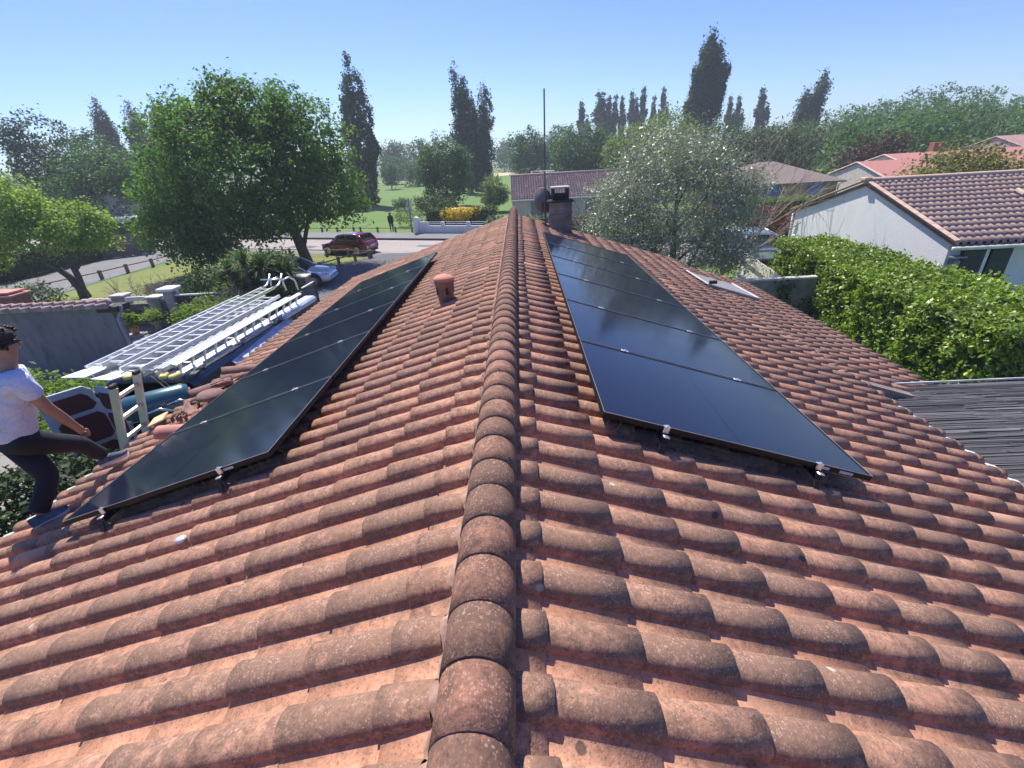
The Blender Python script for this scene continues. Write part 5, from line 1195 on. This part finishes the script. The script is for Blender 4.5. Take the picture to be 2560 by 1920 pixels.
tr = thing('aluminium_rails', 'pair of long bright aluminium rails beside the stacked ladders', 'rails', (0, 0, 0))
for q in range(3): MB().box(((-6.47 + q * .065 + -6.18 + q * .065) / 2, 9.45, 2.29), (.04, 4.5, .05), rz=-.065).obj('rail', M_alu, tr)
lE = ladder('ladder standing on its edge at the house side of the van rack', (-6.18, 7.25, 2.24), (-5.88, 11.75, 2.26), .24, 14, 0, up=(-1, 0, .35), prof=(.03, .09))
t = lE[0]
for i in range(4):
    p = lE[2] * (.5 + i * 1.15) - lE[3] * .0 + lE[4] * -.048 + lE[3] * -.12; MB().box(p, (.034, .26, .002) if False else (.034, .24, .10), M=lE[1]).obj('sticker', M_white, t)
wp = MB(); wp.prism([(-8.22, 7.22, 2.2), (-7.75, 7.18, 2.2), (-7.62, 7.62, 2.21), (-8.0, 7.66, 2.21)], .02); tag(wp.obj('white_board', M_white), 'flat white board end sticking out under the leftmost ladder', 'board')
wp = MB(); wp.prism([(-7.6, 7.12, 2.19), (-7.15, 7.02, 2.2), (-6.95, 7.3, 2.2), (-7.3, 7.42, 2.2)], .02); tag(wp.obj('white_board', M_white), 'second white board end below the middle of the ladder stack', 'board')
ft = thing('yellow_end_caps', 'yellow and white plastic ladder feet at the near end of the stack', 'ladder feet', (0, 0, 0))
for x, y_, rz in ((-6.95, 7.18, .1), (-6.3, 7.14, .3), (-6.08, 7.12, -.5)): MB().box((x, y_, 2.2), (.12, .2, .07), rz=rz, bev=.02).obj('foot_cap', plain('yellow_plastic', (.62, .52, .16), .5), ft)
st = MB(); st.tube([(-6.62, 7.25, 2.15), (-6.5, 7.35, 1.8), (-6.35, 7.5, 1.45)], .012, 5); st.tube([(-6.52, 7.25, 2.15), (-6.38, 7.35, 1.8), (-6.22, 7.5, 1.45)], .012, 5)
tag(st.obj('ratchet_strap', plain('tan_webbing', (.35, .28, .2), .8)), 'two tan straps hanging from the ladder stack into the van opening', 'strap')
bs = MB(); a = [(-6.02, 8.55, 1.85), (-5.98, 11.0, 1.95), (-5.62, 11.0, 1.70), (-5.60, 8.55, 1.6)]
bs.add([Vector(p) for p in a] + [Vector(p) - Vector((0, 0, .02)) for p in a], [(0, 3, 2, 1), (4, 5, 6, 7), (0, 1, 5, 4), (1, 2, 6, 5), (2, 3, 7, 6), (3, 0, 4, 7)])
tag(bs.obj('blue_sheet', plain('pale_blue_plastic', (.42, .50, .68), .45)), 'pale blue plastic sheet lying between the van and the eaves', 'plastic sheet')
bs = MB(); a = [(-5.55, 7.05, 1.9), (-5.35, 7.3, 1.95), (-5.3, 7.65, 1.9), (-5.1, 7.6, 1.75), (-5.2, 7.0, 1.7)]
bs.prism(a, .01); tag(bs.obj('torn_sheet', plain('pale_blue_plastic', (.42, .50, .68), .45)), 'torn scrap of pale blue plastic just over the eaves', 'plastic sheet')
rv = MB(); rv.box((-5.96, 11.6, 2.06), (.34, 1.7, .16), rz=-.06, bev=.05); tag(rv.obj('pale_blue_box', plain('pale_blue_plastic', (.42, .50, .68), .45)), 'long pale blue box shape at the far end of the rack by the eaves', 'storage tube')  # long rounded pale blue box beside the rack
# leaning ladder at the eaves
ladder('short ladder leaning against the left eaves with black end caps', (-5.35, 4.55, .02), (-4.62, 4.70, 3.22), .40, 12, 0, name='leaning_ladder', group=None, mat=M_alud, up=(-1, -.1, .25), prof=(.03, .085))
t = [o for o in bpy.data.objects if o.name == 'leaning_ladder'][0]
a, b_ = Vector((-5.35, 4.55, .02)), Vector((-4.62, 4.70, 3.22)); d = (b_ - a).normalized(); s = d.cross(Vector((-1, -.1, .25))).normalized()
for q in (-1, 1): MB().box((b_ - a) + s * q * .20 + d * .02, (.05, .10, .045), rz=.1, bev=.01).obj('end_cap', M_black, t)
pl = MB(); pl.box(rp(-1, 4.42, 4.6, .07), (.16, .34, .02), M=Matrix.Rotation(-TH, 3, 'Y') @ Matrix.Rotation(.5, 3, 'Z'), bev=.004)
tag(pl.obj('wood_offcut', plain('raw_pine', (.62, .44, .25), .8)), 'raw wooden offcut at the eaves under the leaning ladder', 'wood offcut')
# teal machine with chrome handles behind the van
mc = thing('site_hoist', 'dark teal machine with curved chrome handles behind the open van', 'machine', (-6.05, 6.55, 0), R_(35))
M_teal = reflect('teal_enamel', (.03, .10, .11), .3)
m = MB(); m.lathe([(.02, -.48), (.19, -.46), (.22, -.40), (.22, .36), (.19, .44), (.02, .46)], (0, 0, 1.98), 26, M=Matrix.Rotation(math.pi / 2, 3, 'Y') ); m.obj('drum', M_teal, mc, True)
MB().lathe([(.13, 0), (.13, .012)], (.455, 0, 1.98), 20, M=Matrix.Rotation(math.pi / 2, 3, 'Y')).obj('red_disc', plain('dull_red_disc', (.28, .06, .06), .6), mc)
MB().box((0, 0, 1.0), (.62, .42, 1.55), bev=.05).obj('housing', M_teal, mc)
for k_, (dx, dy) in enumerate(((.15, -.42), (.42, -.25), (.66, -.05))):
    MB().tube([(dx - .35, dy + .05, 1.98), (dx - .12, dy, 2.03), (dx + .05, dy, 1.94), (dx + .13, dy, 1.72), (dx + .16, dy, 1.3)], .022, 8).obj('chrome_handle', plain('chrome', (.8, .8, .8), .12, 1), mc, True)
MB().box((-.55, -.12, 1.62), (.16, .10, .03)).obj('step_plate', M_alu, mc)

# ------------------------------------------------------------------ people
def skin_obj(name, V, E_, R__, mat, parent, lev=2, root=0):
    me = bpy.data.meshes.new(name); me.from_pydata([tuple(v) for v in V], E_, []); me.update(); o = link(name, me, mat, parent)
    md = o.modifiers.new('skin', 'SKIN'); md.use_smooth_shade = True
    for i, r_ in enumerate(R__):
        sv = me.skin_vertices[0].data[i]; sv.radius = r_ if hasattr(r_, '__len__') else (r_, r_); sv.use_root = (i == root)
    ss_ = o.modifiers.new('sub', 'SUBSURF'); ss_.levels = lev; ss_.render_levels = lev
    return o
def chain(parts):
    """parts: list of lists of (point, radius); a string key joins to a named point"""
    V = []; E_ = []; R__ = []; names = {}
    for ch in parts:
        prev = None
        for it in ch:
            if isinstance(it, str): prev = names[it]; continue
            p, r_ = it[0], it[1]; V.append(Vector(p)); R__.append(r_); i = len(V) - 1
            if prev is not None: E_.append((prev, i))
            prev = i
            if len(it) > 2: names[it[2]] = i
    return V, E_, R__
M_skin = plain('skin', (.36, .19, .13), .55, var=.12, scale=20); M_shirt = NT('pale_blue_shirt')
def _sh():
    k = M_shirt; k.bump(k.noise(7, 2, .5, dist=1.6), .8, .06); return k.set(k.ramp(k.noise(5, 4), [(.3, (.50, .55, .70)), (.7, (.60, .65, .78))]), .85)
_sh(); M_shirt = M_shirt.m
M_jean = plain('dark_jeans', (.006, .008, .014), .85, var=.4, scale=12)
pr = thing('person', 'person in pale blue t-shirt and dark jeans stepping along the left eaves', 'person', (.04, 0, 0))
pelv = Vector((-4.13, 3.02, 3.50)); chest = Vector((-3.96, 3.08, 3.93)); neck = Vector((-3.93, 3.11, 4.08)); head = Vector((-3.915, 3.14, 4.245))
shR = Vector((-3.77, 2.98, 4.03)); elR = Vector((-3.80, 3.10, 3.72)); wrR = Vector((-3.87, 3.28, 3.44))
shL = Vector((-4.15, 3.25, 4.0)); elL = Vector((-4.36, 3.34, 3.75)); wrL = Vector((-4.3, 3.5, 3.55))
hipR = pelv + Vector((.10, .0, -.04)); hipL = pelv + Vector((-.10, .06, -.04))
knF = Vector((-4.06, 3.40, 3.20)); anF = Vector((-4.13, 3.60, 2.92)); knB = Vector((-4.02, 3.02, 3.14)); anB = Vector((-4.05, 2.82, 2.88))
hf = (wrR - elR).normalized(); side_ = hf.cross(Vector((1, 0, 0))).normalized(); pal = wrR + hf * .05
parts = [[(pelv, .075, 'p'), ((pelv + chest) / 2, .075), (chest, .08, 'c'), (neck, .052, 'n'), (head + Vector((0, 0, -.06)), .062), (head, .088), (head + Vector((.0, -.01, .07)), .07)],
         ['c', (shR, .055, 'sr'), ((shR + elR) / 2, .052), (elR, .044), ((elR * .6 + wrR * .4), .045), (wrR, .030), (pal, (.038, .022)), (pal + hf * .035, (.036, .020))],
         ['c', (shL, .062), ((shL + elL) / 2, .048), (elL, .04), (wrL, .026), (wrL + Vector((0, .05, -.04)), .03)],
         ['p', (hipR, .06), (hipR.lerp(knF, .5), .055), (knF, .045), (knF.lerp(anF, .45), .042), (anF, .034)],
         ['p', (hipL, .06), (hipL.lerp(knB, .5), .055), (knB, .045), (knB.lerp(anB, .45), .042), (anB, .034)]]
skin_obj('body', *chain(parts), M_skin, pr)
# fist: four curled fingers and a thumb
fx = hf.cross(Vector((0, 0, 1))).normalized(); fy = fx.cross(hf).normalized()
for i in range(4):
    o_ = pal + hf * .045 + fx * (.027 - .018 * i); ln = (.030, .034, .032, .026)[i]
    pts_ = [o_, o_ + hf * ln, o_ + hf * (ln + .008) - fy * .020, o_ + hf * (ln - .012) - fy * .036]
    skin_obj('finger', pts_, [(0, 1), (1, 2), (2, 3)], [.0105, .0098, .009, .0085], M_skin, pr, 1)
o_ = pal + fx * .034; skin_obj('thumb', [o_, o_ + hf * .025 + fx * .012 - fy * .01, o_ + hf * .05 - fy * .026], [(0, 1), (1, 2)], [.013, .0115, .0095], M_skin, pr, 1)
# face details: nose, ears
fd = Vector((.35, .93, -.15)).normalized(); sdv = fd.cross(Vector((0, 0, 1))).normalized()
m = MB(); nc = head + fd * .088 + Vector((0, 0, -.015)); m.tube([nc + Vector((0, 0, .03)) - fd * .01, nc + fd * .012, nc - Vector((0, 0, .012))], [.006, .010, .008], 8)
for q in (-1, 1):
    e_ = head + sdv * q * .082 - fd * .005; m.tube([e_ + Vector((0, 0, .022)), e_ + sdv * q * .012, e_ - Vector((0, 0, .022))], [.007, .012, .006], 8)
m.obj('nose_and_ears', M_skin, pr, True)
M_feat = plain('dark_features', (.06, .03, .025), .5)
for q in (-1, 1): MB().lathe([(.002, -.004), (.010, 0), (.002, .004)], head + fd * .079 + sdv * q * .032 + Vector((0, 0, .01)), 10, M=fd.to_track_quat('Z', 'Y').to_matrix()).obj('eye', M_feat, pr)
m = MB()
m.tube([head + fd * .083 - sdv * .022 - Vector((0, 0, .045)), head + fd * .088 - Vector((0, 0, .047)), head + fd * .083 + sdv * .022 - Vector((0, 0, .045))], .004, 6)
m.obj('mouth', M_feat, pr, True)
# hair: short tousled locks over a cap
hr = MB(); g = random.Random(4)
for i in range(420):
    a = g.random() * 6.283; z = g.uniform(-.25, 1); dv_ = Vector((math.cos(a) * math.sqrt(1 - z * z), math.sin(a) * math.sqrt(1 - z * z), z))
    if dv_.dot(fd) > .55 and z < .55: continue
    if z < -.05 and dv_.dot(fd) > .0: continue
    p = head + Vector((0, 0, .025)) + Vector((dv_.x * .088, dv_.y * .102, dv_.z * .105)); tn = (dv_ * .15 + Vector((g.uniform(-1, 1), g.uniform(-1, 1), g.uniform(-.6, .3)))).normalized()
    hr.tube([p, p + dv_ * .006 + tn * .014, p + dv_ * .004 + tn * .034], [.016, .013, .004], 5)
hr.lathe([(.02, -.02), (.075, .0), (.104, .03), (.104, .075), (.075, .120), (.02, .138)], head - fd * .012 + Vector((0, 0, .004)), 16)
hr.obj('hair', plain('dark_brown_hair', (.022, .014, .011), .7, var=.4, scale=30), pr, True)
skin_obj('t_shirt', *chain([[(pelv + Vector((.01, 0, -.06)), .150, 'p'), (pelv.lerp(chest, .33), .146), (pelv.lerp(chest, .68), .150), (chest, .152, 'c'), (neck - Vector((0, 0, .045)), .085)],
    ['c', (shR, .082), (shR.lerp(elR, .35), .078), (shR.lerp(elR, .62), .080)], ['c', (shL, .082), (shL.lerp(elL, .6), .078)]]), M_shirt, pr)
skin_obj('jeans', *chain([[(pelv + Vector((0, 0, .09)), .15, 'p')], ['p', (pelv - Vector((0, 0, .03)), .14, 'q')],
    ['q', (hipR, .112), (hipR.lerp(knF, .5), .094), (knF, .078), (knF.lerp(anF, .5), .070), (anF + Vector((0, 0, .02)), .068)],
    ['q', (hipL, .112), (hipL.lerp(knB, .5), .098), (knB, .082), (knB.lerp(anB, .5), .074), (anB + Vector((0, 0, .02)), .075)]]), M_jean, pr)
def shoe(an_, dirv, L_=.24):
    d_ = Vector(dirv).normalized(); s_ = Vector((-d_.y, d_.x, 0)).normalized(); n_ = s_.cross(d_) * -1; n_ = d_.cross(s_)
    base = an_ - n_ * .055 - d_ * .07; vs = []; prof = [(0, .030, .07), (.05, .038, .075), (.12, .040, .07), (.18, .045, .055), (.235, .042, .04), (.27, .022, .028)]
    up_, so_ = [], []
    for t_, w2, h_ in prof:
        c_ = base + d_ * t_ * L_ / .27
        up_ += [c_ + s_ * w2, c_ + s_ * w2 * .9 + n_ * h_ * .6, c_ + n_ * h_, c_ - s_ * w2 * .9 + n_ * h_ * .6, c_ - s_ * w2]
        so_ += [c_ + s_ * (w2 + .004) - n_ * .022, c_ + s_ * (w2 + .005) + n_ * .004, c_ - s_ * (w2 + .005) + n_ * .004, c_ - s_ * (w2 + .004) - n_ * .022]
    k6 = len(prof); fu = [(i * 5 + j, i * 5 + j + 1, (i + 1) * 5 + j + 1, (i + 1) * 5 + j) for i in range(k6 - 1) for j in range(4)] + [(0, 1, 2, 3, 4), tuple((k6 - 1) * 5 + j for j in (4, 3, 2, 1, 0))]
    fs_ = [(i * 4 + j, i * 4 + (j + 1) % 4, (i + 1) * 4 + (j + 1) % 4, (i + 1) * 4 + j) for i in range(k6 - 1) for j in range(4)] + [(0, 1, 2, 3), tuple((k6 - 1) * 4 + j for j in (3, 2, 1, 0))]
    sh_ = MB().add(up_, fu).obj('shoe', plain('grey_blue_canvas', (.10, .12, .15), .9, var=.4, scale=20), pr, True); MB().add(so_, fs_).obj('sole', plain('white_rubber', (.6, .6, .58), .6), sh_)
shoe(anF, (.80, .45, .20)); shoe(anB, (.62, .72, .16))
# distant walker in dark clothes
pw = thing('person', 'distant walker in dark coat with a white bag behind the far fence', 'person', (-11.07, 41.2, 0), R_(-70))
parts = [[((0, 0, .80), .13, 'p'), ((.02, 0, 1.05), .15), ((.08, 0, 1.25), (.16, .14), 'c'), ((.16, 0, 1.38), .06), ((.21, 0, 1.46), .085), ((.22, 0, 1.53), .07)],
         ['c', ((.10, .18, 1.24), .06), ((.16, .20, .98), .05), ((.26, .18, .80), .04), ((.30, .17, .73), .035)], ['c', ((.10, -.18, 1.24), .06), ((.14, -.20, .98), .05), ((.22, -.18, .80), .04), ((.26, -.17, .73), .035)],
         ['p', ((0, .09, .75), .10), ((.08, .09, .42), .07), ((.02, .09, .08), .05), ((.14, .09, .04), .045)], ['p', ((0, -.09, .75), .10), ((-.06, -.09, .42), .07), ((-.16, -.09, .10), .05), ((-.06, -.09, .04), .045)]]
skin_obj('body', *chain(parts), plain('dark_coat', (.02, .022, .024), .9, var=.3), pw)
MB().lathe([(.02, 1.385), (.085, 1.42), (.10, 1.48), (.09, 1.55), (.05, 1.59), (.01, 1.60)], (.21, 0, 0), 14).obj('hat', M_black, pw, True)
bg_ = MB().box((.34, .19, .50), (.22, .12, .34), bev=.05).obj('x', M_white); bg_.name = 'carrier_bag'; bg_.location = (-11.07, 41.2, 0); bg_.rotation_euler = (0, 0, R_(-70)); tag(bg_, 'small white bag held low by the distant walker', 'bag')

# ------------------------------------------------------------------ haze
HAZE = 0.0009
if HAZE:
    hz = MB().box((0, 250, 21), (900, 620, 44)).obj('haze', None); hz['kind'] = 'stuff'; hz['label'] = 'thin pale summer haze over the whole scene'; hz['category'] = 'haze'
    hm = bpy.data.materials.new('haze'); hm.use_nodes = True; t_ = hm.node_tree; [t_.nodes.remove(n_) for n_ in list(t_.nodes) if n_.type == 'BSDF_PRINCIPLED']
    pv = t_.nodes.new('ShaderNodeVolumePrincipled'); pv.inputs['Density'].default_value = HAZE; pv.inputs['Color'].default_value = (.80, .88, 1, 1); pv.inputs['Anisotropy'].default_value = .2
    t_.links.new(pv.outputs[0], [n_ for n_ in t_.nodes if n_.type == 'OUTPUT_MATERIAL'][0].inputs['Volume']); hz.data.materials.append(hm)
